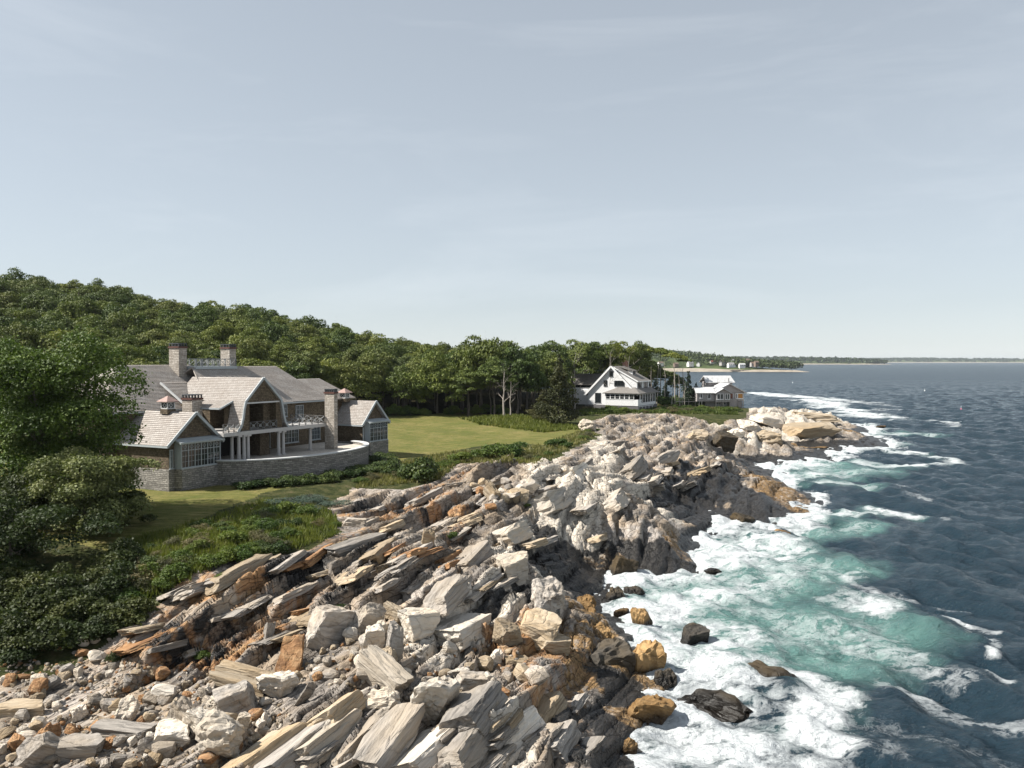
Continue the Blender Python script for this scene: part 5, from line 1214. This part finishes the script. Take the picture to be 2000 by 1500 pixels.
while cnt < 279 and tries < 9000:
    tries += 1
    y = rt.uniform(88, 250); x = y * rt.uniform(-0.78, 0.05)
    if not wood_ok(x, y): continue
    R = rt.uniform(3.6, 6.4) * (0.9 + y / 900)
    if any((x - a) ** 2 + (y - b) ** 2 < (0.55 * (R + c_)) ** 2 for a, b, c_ in pts): continue
    pts.append((x, y, R)); cnt += 1
    h = rt.uniform(9.0, 13.2) if x < -40 else rt.uniform(10, 13)
    front = not wood_ok(x + 6, y - 10)
    tree('oak_tree', x, y, h, R, rt.choice(OAKS), rt.choice(OAK_TRUNKS), rt.uniform(0, 6.28), 'leafy tree at the edge of the wood, trunk showing above the grass' if front else ('leafy tree near the crest of the wooded hill' if y > 195 and x < -50 else 'leafy tree on the hill above the tall near tree' if x / y < -.5 else 'leafy tree on the slope behind the twin chimneys' if x / y < -.33 else 'leafy tree behind the stone chimney and end gable of the shingled house' if x / y < -.2 else 'leafy tree deep in the wood behind the big lawn'), 'trees along the wood edge' if front else 'trees on the hillside')
# slim trunks in the dark under the canopy
for i in range(46):
    px = rt.uniform(640, 1010); Y = rt.uniform(158, 186); x = (px - 1000) / FPX * Y
    if not wood_ok(x, Y - 1): continue
    s = link('tree_trunk', OAK_TRUNKS[i % 4]); s.location = (x, Y, terrain_z(x, Y)); s.scale = (.7, .7, rt.uniform(.8, 1.05)); s.rotation_euler = (0, 0, rt.uniform(0, 6))
    tag(s, 'slim bare trunk standing in the shade under the wood', 'tree trunk', 'trunks under the wood')

# near tree and bushes beside the lawn
r = random.Random(31)
nl = [(r.gauss(0, 3.0), r.gauss(0, 2.6), r.uniform(.4, 12.8), r.uniform(1.4, 2.5), r.uniform(1.4, 2.5), r.uniform(1.0, 1.7)) for _ in range(95)]
nl = [q for q in nl if math.hypot(q[0], q[1]) < 6.8 - .28 * abs(q[2] - 5.5)]
nl += [(-2.5, -1, 9.5, 3, 3, 2), (1.2, -.8, 10.8, 2.6, 2.4, 1.7), (3, -1, 7, 2.4, 2.4, 2)]
x, y, _ = at_y(95, 800, 64)
o = empty('leafy_tree', (x, y, terrain_z(x, y)), 0, 'tall bright green leafy tree in front of the shingled house', 'tree')
link('crown', crown_mesh('crown', nl, 95000, 0.22, 32, L_NEAR, depth=.35), o)
link('trunk', wood_mesh('trunk', limb_paths(r, 11, .28, 4.5, 12, .6), M_BARK), o)
nl = [(r.gauss(0, 1.9), r.gauss(0, 1.8), r.uniform(.6, 5.2), r.uniform(.8, 1.5), r.uniform(.8, 1.5), r.uniform(.5, 1.0)) for _ in range(46)]
x, y, _ = at_y(160, 1000, 58)
o = empty('olive_bush', (x, y, terrain_z(x, y)), 0, 'big grey-green bush at the foot of the tall tree by the lawn', 'bush')
link('crown', crown_mesh('crown', nl, 32000, 0.2, 33, L_GREYL, depth=.4), o)
link('stem', wood_mesh('stem', limb_paths(r, 4.5, .14, 2.6, 9, .7, z0=.1), M_BARK), o)
nl = [(r.gauss(0, 2.2), r.gauss(0, 1.5), r.uniform(.3, 3.4), r.uniform(.8, 1.5), r.uniform(.8, 1.5), r.uniform(.5, 1.0)) for _ in range(40)]
x, y, _ = at_y(20, 1050, 52)
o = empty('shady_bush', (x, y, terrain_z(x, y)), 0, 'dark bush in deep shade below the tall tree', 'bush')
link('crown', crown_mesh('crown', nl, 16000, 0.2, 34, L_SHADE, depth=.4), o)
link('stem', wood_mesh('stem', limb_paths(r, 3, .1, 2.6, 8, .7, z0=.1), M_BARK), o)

# more trees stand just outside the picture and shade its corner
for k, (x, y, h, R) in enumerate(((-42, 47, 11, 4.8), (-37.5, 39.5, 9.5, 4.2))):
    tree('oak_tree', x, y, h, R, OAKS[k], OAK_TRUNKS[k], k, 'leafy tree at the very edge of the picture above the shaded corner', 'trees shading the corner')
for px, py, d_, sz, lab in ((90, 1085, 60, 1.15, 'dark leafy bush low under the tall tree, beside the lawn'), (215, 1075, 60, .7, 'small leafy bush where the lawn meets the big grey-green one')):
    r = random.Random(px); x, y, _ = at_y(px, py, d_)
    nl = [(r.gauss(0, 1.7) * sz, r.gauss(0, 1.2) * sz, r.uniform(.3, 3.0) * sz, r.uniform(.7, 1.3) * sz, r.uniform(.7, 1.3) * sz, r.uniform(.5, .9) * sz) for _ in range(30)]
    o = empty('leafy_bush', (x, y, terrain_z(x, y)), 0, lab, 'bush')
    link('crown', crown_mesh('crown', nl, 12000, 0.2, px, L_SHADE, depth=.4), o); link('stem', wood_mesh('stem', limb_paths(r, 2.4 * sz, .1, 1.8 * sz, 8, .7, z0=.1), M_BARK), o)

# shrubs
def shrub_mesh(seed, n, size, mat, flatk=.75, lob=16, spread=.62, **kw):
    r = random.Random(seed); lb = []
    for _ in range(lob):
        a = r.uniform(0, 6.28); f = math.sqrt(r.random()) * spread; s = r.uniform(.2, .42)
        lb.append((f * math.cos(a), f * math.sin(a), .12 + (flatk - .25) * r.random() * (1.1 - f), s, s, s * .7))
    return crown_mesh('leaves', lb, n, size, seed, mat, **kw)
JUN = [shrub_mesh(60 + k, 2600, .11, L_JUN, .7) for k in range(3)]
BLU = [shrub_mesh(65 + k, 2200, .1, L_BLUE, .5, aspect=.3) for k in range(2)]
BSH = [shrub_mesh(70 + k, 2400, .115, L_BUSH, .85) for k in range(3)]
DRY = [shrub_mesh(75 + k, 1500, .14, L_DRY, .8, aspect=.25) for k in range(2)]
DRK = [shrub_mesh(80 + k, 2600, .12, L_SHADE, .9) for k in range(3)]
STEM = wood_mesh('stem', limb_paths(random.Random(3), .55, .03, .5, 7, .8, z0=.05), M_BARK, 4)
def shrub(me, x, y, R, h, label, group, z=None, name='shrub', cat='shrub'):
    o = empty(name, (x, y, (terrain_z(x, y) if z is None else z) - .05), rt.uniform(0, 6.28), label, cat, group)
    c = link('leaves', me, o); c.scale = (R, R, h)
    s = link('stem', STEM, o); s.scale = (R, R, h)
for i in range(15):                                     # juniper hedge round the terrace
    k = 2.55 - i * .158; a, b = ell(k, 13.2, 8.8 + .5 * math.sin(i * 2.1)); x, y = house_xy(a + rt.gauss(0, .2), b)
    shrub(rt.choice(JUN), x, y, rt.uniform(1.7, 2.3), rt.uniform(1.1, 1.5), 'low dark juniper in the hedge along the curved terrace wall', 'juniper hedge', name='juniper')
for px, py, R, h in ((560,985,2.3,1.0),(610,978,2.2,1.0),(650,985,1.8,.8),(590,1000,1.8,.8)):
    g = ground_px(px, py); shrub(rt.choice(BLU), g[0], g[1], R, h, 'spreading blue-grey juniper below the terrace', 'blue junipers', name='juniper')
for px, py, R, h, lab in ((825,935,3.0,3.2,'big round dark bush between the terrace and the ledge'),(770,925,2.2,1.9,'middling dark bush left of the big round one'),(965,895,3.0,2.6,'wide green bush at the seaward edge of the big lawn'),(1010,890,2.4,2.0,'green bush right of the wide one at the lawn edge'),(1090,872,2.2,1.6,'green bush near the pale rock crest'),(905,900,2.0,1.3,'small green bush left of the wide one at the lawn edge')):
    g = ground_px(px, py); shrub(rt.choice(BSH if px > 900 else JUN), g[0], g[1], R, h, lab, None, name='bush', cat='bush')
def scatter(poly, n, kinds, R, h, label, group, name='shrub'):
    xs = [p[0] for p in poly]; ys = [p[1] for p in poly]; k = 0
    while k < n:
        px, py = rt.uniform(min(xs), max(xs)), rt.uniform(min(ys), max(ys))
        if not in_px(px, py, poly): continue
        g = ground_px(px, py); s = rt.uniform(.7, 1.3)
        shrub(rt.choice(kinds), g[0], g[1], R * s, h * s * rt.uniform(.8, 1.2), label, group, name=name); k += 1
scatter([(250,1060),(440,1010),(520,985),(640,1010),(660,1045),(560,1075),(430,1100),(330,1150),(250,1180)], 62, BSH + BSH + DRY + JUN, 1.0, .85, 'leafy shrub on the bank between lawn and ledge', 'shrubs on the bank')
scatter([(680,950),(860,935),(890,905),(1050,905),(1050,890),(860,900),(700,940)], 24, BSH + DRY + JUN, 1.0, .7, 'low shrub along the top of the ledge', 'shrubs above the ledge')
scatter([(1050,900),(1160,850),(1170,835),(1100,860),(1060,880)], 12, BSH + DRY, 1.0, .7, 'low shrub beside the pale rock crest', 'shrubs by the crest')
scatter([(1130,808),(1240,806),(1440,808),(1440,798),(1300,798),(1140,800)], 44, BSH + BSH + DRY, 1.7, 1.1, 'low shrub in front of the white and grey houses', 'shrubs before the far houses')
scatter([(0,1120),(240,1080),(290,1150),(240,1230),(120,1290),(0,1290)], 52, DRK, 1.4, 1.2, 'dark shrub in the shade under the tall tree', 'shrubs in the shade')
scatter([(1285,792),(1350,792),(1355,780),(1290,780)], 16, BSH + JUN, 2.6, 2.6, 'leafy shrub between the white and grey houses', 'shrubs between the far houses')
scatter([(760,812),(1000,808),(1000,804),(760,808)], 26, BSH, 1.8, 1.7, 'tall leafy shrub along the back of the lawn under the wood', 'shrubs under the wood')
for px, py in ((345,1120),(440,1130),(655,1030),(540,1075),(225,1290),(120,1310),(660,1195),(395,1282),(885,1050),(1030,990)):
    g = ground_px(px, py); shrub(rt.choice(BSH if px > 300 else DRK), g[0], g[1], rt.uniform(.5, .9), rt.uniform(.35, .6), 'small green tuft growing in a crack of the ledge', 'tufts in the ledge')
# grass on the banks, one mass of blades
def grass(name, poly, n, hgt, mat, label, wid=.05):
    g = np.random.default_rng(len(poly) + n); xs = [p[0] for p in poly]; ys = [p[1] for p in poly]; base = []
    while len(base) < n:
        px = g.uniform(min(xs), max(xs), 400); py = g.uniform(min(ys), max(ys), 400); ok = inside(px, py, poly)
        for a, b in zip(px[ok], py[ok]): base.append(ground_px(a, b))
    base = np.array(base[:n]); base = np.repeat(base, 6, 0); m_ = len(base); base[:, :2] += g.normal(0, .16, (m_, 2))
    hh = hgt * g.uniform(.5, 1.3, m_); an = g.uniform(0, 6.28, m_); w = wid * (base[:, 1] / 60)
    dx, dy = np.cos(an) * w, np.sin(an) * w; tip = base + np.stack([g.normal(0, .35, m_) * hh, g.normal(0, .35, m_) * hh, hh], -1)
    co = np.stack([base - np.stack([dx, dy, dx * 0 + .03], -1), base + np.stack([dx, dy, dx * 0 - .03], -1), tip], 1).reshape(-1, 3)
    return tag(link(name, np_mesh(name, co, tris=np.arange(m_ * 3).reshape(-1, 3), mat=mat)), label, 'grass', None, 'stuff')
G_DRY = leaf_material('dry_grass', (0.1, 0.1, 0.035), (0.2, 0.19, 0.07), (0.32, 0.28, 0.13), .3)
G_GRN = leaf_material('green_grass', (0.06, 0.085, 0.016), (0.13, 0.155, 0.035), (0.22, 0.22, 0.06), .3)
grass('grass', [(240,1060),(440,1005),(520,975),(650,1000),(660,1045),(560,1075),(430,1100),(330,1150),(240,1190)], 2600, .4, G_GRN, 'wild grass on the bank between lawn and ledge')
grass('grass', [(690,955),(860,938),(890,905),(1050,905),(1165,850),(1140,838),(1060,870),(870,885),(800,900)], 1500, .4, G_DRY, 'dry grass along the top of the ledge')
grass('grass', [(900,818),(1000,811),(1065,817),(1140,838),(1060,845),(940,830)], 1300, .55, G_GRN, 'long grass on the mound at the end of the lawn', .06)
grass('grass', [(1120,812),(1240,806),(1440,810),(1440,797),(1290,797),(1140,800)], 1500, .5, G_GRN, 'wild grass before the far houses', .06)

# spruces, pines and dead trees
def spruce_mesh(seed, n, mat, size=.34):
    r = random.Random(seed); lb = []
    for i in range(70):
        f = i / 70; z = .6 + f * 9.2 + r.gauss(0, .25); R = (2.9 * (1 - f) ** .8 + .15) * r.uniform(.6, 1.2); a = i * 2.4; q = R * r.uniform(.35, .95)
        lb.append((q * math.cos(a), q * math.sin(a), z, R * .36 + .12, R * .36 + .12, .22 + .12 * R))
    return crown_mesh('crown', lb, n, size, seed, mat, top=-.9, depth=.5, aspect=.45, upb=.1)
SPR = [spruce_mesh(40, 9000, L_SPRUCE), spruce_mesh(41, 3500, L_DSPR, .5), spruce_mesh(42, 3500, L_DSPR, .5)]
SPT = wood_mesh('trunk', [[(0, 0, -.3, .2), (0, 0, 5, .12), (0, 0, 10, .02)]], M_BARK)
def spruce(px, py, h, R, me, label, group=None, Y=None):
    g = ground_px(px, py) if Y is None else ((px - 1000) / FPX * Y, Y, terrain_z((px - 1000) / FPX * Y, Y))
    o = empty('spruce_tree', g, rt.uniform(0, 6), label, 'tree', group)
    c = link('crown', me, o); c.scale = (R / 3, R / 3, h / 10); tkk = link('trunk', SPT, o); tkk.scale = (1, 1, h / 10)
spruce(1092, 828, 12.5, 3.7, SPR[0], 'big dark shaggy spruce at the end of the lawn')
spruce(1062, 818, 5.5, 3.0, SPR[0], 'smaller spruce crowded against the big shaggy one')
for px, Y, h, R in ((1268,236,8,2),(1282,232,7,2),(1345,228,9.5,2.2),(1376,246,8,1.8),(1395,250,7,1.8),(1300,226,6,2),(1360,234,6.5,1.8)):
    spruce(px, 0, h, R, SPR[1 + int(px) % 2], 'small dark spruce between the white and grey houses', 'small spruces', Y)
def bare(px, Y, h, spread, label, group=None, mat=M_PALEBARK, n=12, up=.9, rad=.16, z0=.25, sub=3):
    x = (px - 1000) / FPX * Y; r = random.Random(int(px * 7 + Y))
    o = empty('dead_tree', (x, Y, terrain_z(x, Y)), 0, label, 'tree', group)
    P = limb_paths(r, h, rad, spread, n, up, .25, sub, z0)
    link('trunk', wood_mesh('trunk', P[:1], mat, 6), o); link('branches', wood_mesh('branches', P[1:], mat, 4), o)
bare(1122, 196, 13.5, 4.6, 'pale bare dead tree fanning out behind the white house')
bare(1192, 205, 14, 5.0, 'grey bare-limbed tree over the ridge of the white house')
bare(1226, 206, 13, 4.2, 'bare-limbed tree just left of the brick chimney')
for px, Y, h in ((1283, 222, 11), (1299, 224, 12.5), (1312, 218, 10), (1328, 226, 9), (1272, 226, 12), (1338, 215, 6.5)): bare(px, Y, h, 1.4, 'dead pine trunk standing between the white and grey houses', 'dead pine trunks', n=5, up=.1, rad=.14, z0=.5, sub=1)
for px, Y, h in ((1405, 232, 8), (1416, 235, 7.5), (1395, 236, 8.5)): bare(px, Y, h, 3.0, 'thin leafless tree behind the grey stilt house', 'leafless trees', mat=M_BARK, n=9, rad=.07, sub=2)
bare(985, 166, 9, 3.5, 'pale-trunked dead tree at the corner of the wood beside the mound', n=9, rad=.22)
bare(997, 163, 7, 2.2, 'second pale trunk at the corner of the wood', n=5, rad=.15)
PT = wood_mesh('trunk', limb_paths(random.Random(8), 9, .2, 2.6, 7, .25, z0=.65, sub=1), M_PALEBARK, 5)
FLATS = [crown_mesh('crown', [(q[0], q[1], q[2] * .35, q[3], q[4], q[5] * .8) for q in oak_lobes(random.Random(77 + k), 5, 5, 26)], 3200, .5, 77 + k, L_OAK) for k in range(2)]
for px, Y, pt, R in ((1318,232,690,3.4),(1290,238,680,4.2),(1262,238,676,4.4),(1335,236,700,2.4)):
    x = (px - 1000) / FPX * Y; z = terrain_z(x, Y); h = at_y(px, pt, Y)[2] - z
    o = empty('pine_tree', (x, Y, z), 0, 'flat-topped pine on a tall bare trunk near the shore', 'tree', 'flat-topped pines')
    tk = link('trunk', PT, o); tk.scale = (1, 1, h / 9.6); c = link('crown', FLATS[px % 2], o); c.scale = (R / 5, R / 5, R / 5 * 1.1); c.location = (0, 0, h - 2.0 * R / 5)

# ------------------------------------------------------------------ far shores
M_FARROCK = flat('far_rock', (0.3, 0.26, 0.21), 0.9, 0.3, 0.05, 0.1)
M_FARLAND = flat('far_land', (0.06, 0.08, 0.03), 0.95, 0.4, 0.02, 0.1)
L_FAR = leaf_material('far_wood', (0.022, 0.038, 0.016), (0.045, 0.07, 0.024), (0.08, 0.11, 0.035), .1, .02)
def ridge(name, pts, rock_h, kind_label=None):          # pts: (px left..right, distance, land height m, depth m)
    X, Yc, Hh, D = [np.array(v, float) for v in zip(*pts)]
    s = np.linspace(0, 1, 160); px = np.interp(s, np.linspace(0, 1, len(X)), X); yc = np.interp(s, np.linspace(0, 1, len(X)), Yc)
    hh = np.interp(s, np.linspace(0, 1, len(X)), Hh); dd = np.interp(s, np.linspace(0, 1, len(X)), D)
    t_ = np.linspace(0, 1, 24)
    gx_ = ((px - 1000) / FPX * yc)[:, None] + 0 * t_; gy_ = yc[:, None] + dd[:, None] * t_
    n_ = fbm(gx_ / 40, gy_ / 40, 4, 8)
    prof = np.where(t_ < .06, t_ / .06 * .0, 0)[None, :] + rock_h * sstep(0, .05, t_)[None, :] * (1 + .4 * n_) + np.clip(hh[:, None] - rock_h, 0, None) * sstep(.03, .3, t_)[None, :] * (1 - .5 * sstep(.75, 1, t_))[None, :]
    z_ = np.where(t_[None, :] < .001, -1.0, prof * np.minimum(1, hh[:, None] / (rock_h + .1)))
    z_ = np.where(t_[None, :] > .98, -1, z_) * 1.0
    return gx_, gy_, z_
def far_land(name, pts, rock_h, tree_h, ntree, leaf, seed, label, t0=.2, tmin=0):
    gx_, gy_, z_ = ridge(name, pts, rock_h); nr_, nc_ = gx_.shape
    q = grid_quads(nr_, nc_); me = np_mesh(name, np.stack([gx_, gy_, z_], -1).reshape(-1, 3), q, smooth=True)
    me.materials.append(M_FARROCK); me.materials.append(M_FARLAND)
    ci = np.tile(np.arange(nc_ - 1), nr_ - 1); me.polygons.foreach_set('material_index', (ci > 1).astype(np.int32))
    tag(link(name, me), kind='structure')
    g = np.random.default_rng(seed); lobes = []
    while len(lobes) < ntree:
        i = g.integers(tmin, nr_); j = int(g.uniform(t0, .95) * nc_)
        if z_[i, j] < rock_h * .9: continue
        s = tree_h * g.uniform(.55, 1.1); lobes.append((gx_[i, j] + g.normal(0, 6), gy_[i, j] + g.normal(0, 6), z_[i, j] + s * .5, s * .55, s * .55, s * .55))
    me = crown_mesh('woodland', lobes, ntree * 22, leaf, seed, L_FAR, top=-.3)
    tag(link('woodland', me), label, 'woods', None, 'stuff')
    return gx_, gy_, z_
hx, hy, hz = far_land('headland', [(1190,1500,29,420),(1300,1480,27,420),(1380,1450,24,400),(1440,1440,14,300),(1480,1435,8,160),(1520,1430,4.5,90),(1560,1425,2.6,60),(1582,1420,.3,30)], 3.0, 14, 1250, 3.4, 5, 'dark green wood covering the village headland', .17)
far_land('far_shore', [(1330,4600,24,900),(1480,4500,24,800),(1620,4450,20,700),(1700,4400,14,500),(1742,4400,1,200)], 3, 20, 900, 12, 6, 'blue-green wood on the long far shore', .12)
far_land('farther_shore', [(1700,9000,24,1500),(1820,9000,34,1500),(1920,9000,30,1500),(2120,9000,26,1500)], 4, 18, 700, 26, 7, 'hazy blue wood on the farthest shore', .1)
M_FWALL = [flat('far_white_wall', (0.7, 0.69, 0.66), .8, .05), flat('far_grey_wall', (0.36, 0.34, 0.33), .8, .1), flat('far_brown_wall', (0.2, 0.15, 0.12), .8, .1)]
M_FROOF = [flat('far_grey_roof', (0.26, 0.25, 0.25), .9, .1), flat('far_red_roof', (0.33, 0.11, 0.08), .9, .1), flat('far_brown_roof', (0.18, 0.13, 0.1), .9, .1), M_GROOF]
def cottage(px, py, w, d, h, rh, wall, roof, rz, Y, label, porch=False):
    w, d, h, rh = w * .62, d * .6, h * .62, rh * .6
    p = at_y(px, py, Y)
    o = empty('cottage', (p[0], p[1], p[2]), rz, label, 'house', None)
    m = MB().box(-w / 2, w / 2, -d / 2, d / 2, -3, h); m.prism([(-w / 2, d / 2, h), (-w / 2, -d / 2, h), (-w / 2, 0, h + rh)], (w, 0, 0)); m.build('wall', wall, o)
    m = MB(); m.roof((-w / 2 - .4, d / 2 + .4, h - .1), (w / 2 + .4, d / 2 + .4, h - .1), (w / 2 + .4, 0, h + rh + .2), (-w / 2 - .4, 0, h + rh + .2), step=2); m.roof((w / 2 + .4, -d / 2 - .4, h - .1), (-w / 2 - .4, -d / 2 - .4, h - .1), (-w / 2 - .4, 0, h + rh + .2), (w / 2 + .4, 0, h + rh + .2), step=2); m.build('roof', roof, o)
    for k in range(3):
        a = -w / 2 + w * (k + .5) / 3
        MB().box(a - .6, a + .6, d / 2, d / 2 + .06, h * .45, h * .8).build('window', M_GLASS, o)
    if porch: MB().box(-w / 2 - 1, w / 2 + 1, d / 2 - .5, d / 2 + 3, -2, h * .35).build('porch', wall, o)
    return o
for a in [
 (1348,713,18,11,5,6,0,0,.5,1500,'white cottage with grey gable, first below the village wood'),(1364,714,16,10,5,5,0,0,1.2,1505,'white cottage just right of the first one below the wood',),(1378,712,12,9,5,4,0,3,.4,1540,'small pale cottage half hidden by the wood'),
 (1392,711,15,11,6,5,0,1,.2,1520,'white cottage with a red roof on the headland',True),(1410,711,13,10,6,5,1,2,.6,1490,'grey cottage right of the red-roofed one'),(1414,705,22,12,7,5,0,3,.3,1540,'large white house highest on the headland'),
 (1427,715,17,12,6,4,0,0,.2,1450,'white house with a broad white porch near the rocks',True),(1432,708,14,10,6,4,0,3,1.1,1500,'white house behind the one with the broad porch'),(1449,716,16,11,6,3,0,3,.1,1450,'boxy white cottage near the point'),
 (1461,708,15,11,7,4,2,2,.5,1490,'brown-roofed house behind the boxy white cottage'),(1470,713,13,9,5,4,1,2,.3,1460,'grey cottage near the tip of the village'),(1477,713,11,10,8,4,2,2,.3,1455,'dark brown house last before the bare point'),(1320,714,13,10,5,4,2,2,.4,1510,'brown cottage farthest toward the trees'),(1290,712,16,10,5,4,0,2,.4,1530,'pale cottage seen through the dead pines')]:
    cottage(a[0], a[1], a[2], a[3], a[4], a[5], M_FWALL[a[6]], M_FROOF[a[7]], a[8], a[9], a[10], len(a) > 11)

# ------------------------------------------------------------------ air
hz_ = NT('haze_air'); hz_.n.remove(hz_.b)
pv = hz_.new('ShaderNodeVolumePrincipled'); pv.inputs['Color'].default_value = (0.86, 0.93, 1.0, 1); pv.inputs['Density'].default_value = 0.00004; pv.inputs['Anisotropy'].default_value = 0.2
hz_.l.new(pv.outputs[0], hz_.out.inputs['Volume'])
hb = MB().box(-6500, 13000, -16500, 300, -4.5, 70)
hb = hb.build('haze', hz_.m); tag(hb, 'thin pale haze in the air over the sea', 'haze', None, 'stuff')

# ------------------------------------------------------------------ buoys and a bird
M_PINK = flat('pink_buoy', (0.6, 0.12, 0.2), .5, .1); M_BUOY = flat('white_buoy', (.8, .8, .78), .5, .1)
for px, py, mt, lab in ((1877, 802, M_PINK, 'pink lobster buoy floating offshore'), (1806, 764, M_BUOY, 'white lobster buoy far offshore'), (1548, 748, M_BUOY, 'white lobster buoy beyond the grey house')):
    p = at_z(px, py, 0); o = empty('buoy', (p[0], p[1], 0), 0, lab, 'buoy')
    MB().cyl((0, 0), .22, -.3, .5, 10, .3).cyl((0, 0), .3, .5, .9, 10, .1).build('float', mt, o); MB().cyl((0, 0), .04, .9, 1.9, 6).build('stick', M_BUOY, o)
p = at_y(902, 581, 150)
m = MB().add([(-.45, 0, .12), (-.2, .06, .16), (0, .1, 0), (.2, .06, .16), (.45, 0, .12), (-.2, -.06, .15), (.2, -.06, .15), (0, -.1, 0), (0, .28, 0), (0, -.3, .02), (0, 0, -.07)], [(0, 1, 5), (1, 2, 7, 5), (2, 3, 6, 7), (3, 4, 6), (2, 8, 10), (7, 9, 10), (2, 10, 7), (8, 2, 7), (9, 7, 2)])
o = m.build('gull', flat('gull_grey', (.15, .15, .16), .8, .1)); o.location = p; tag(o, 'small dark bird flying over the wood', 'bird')
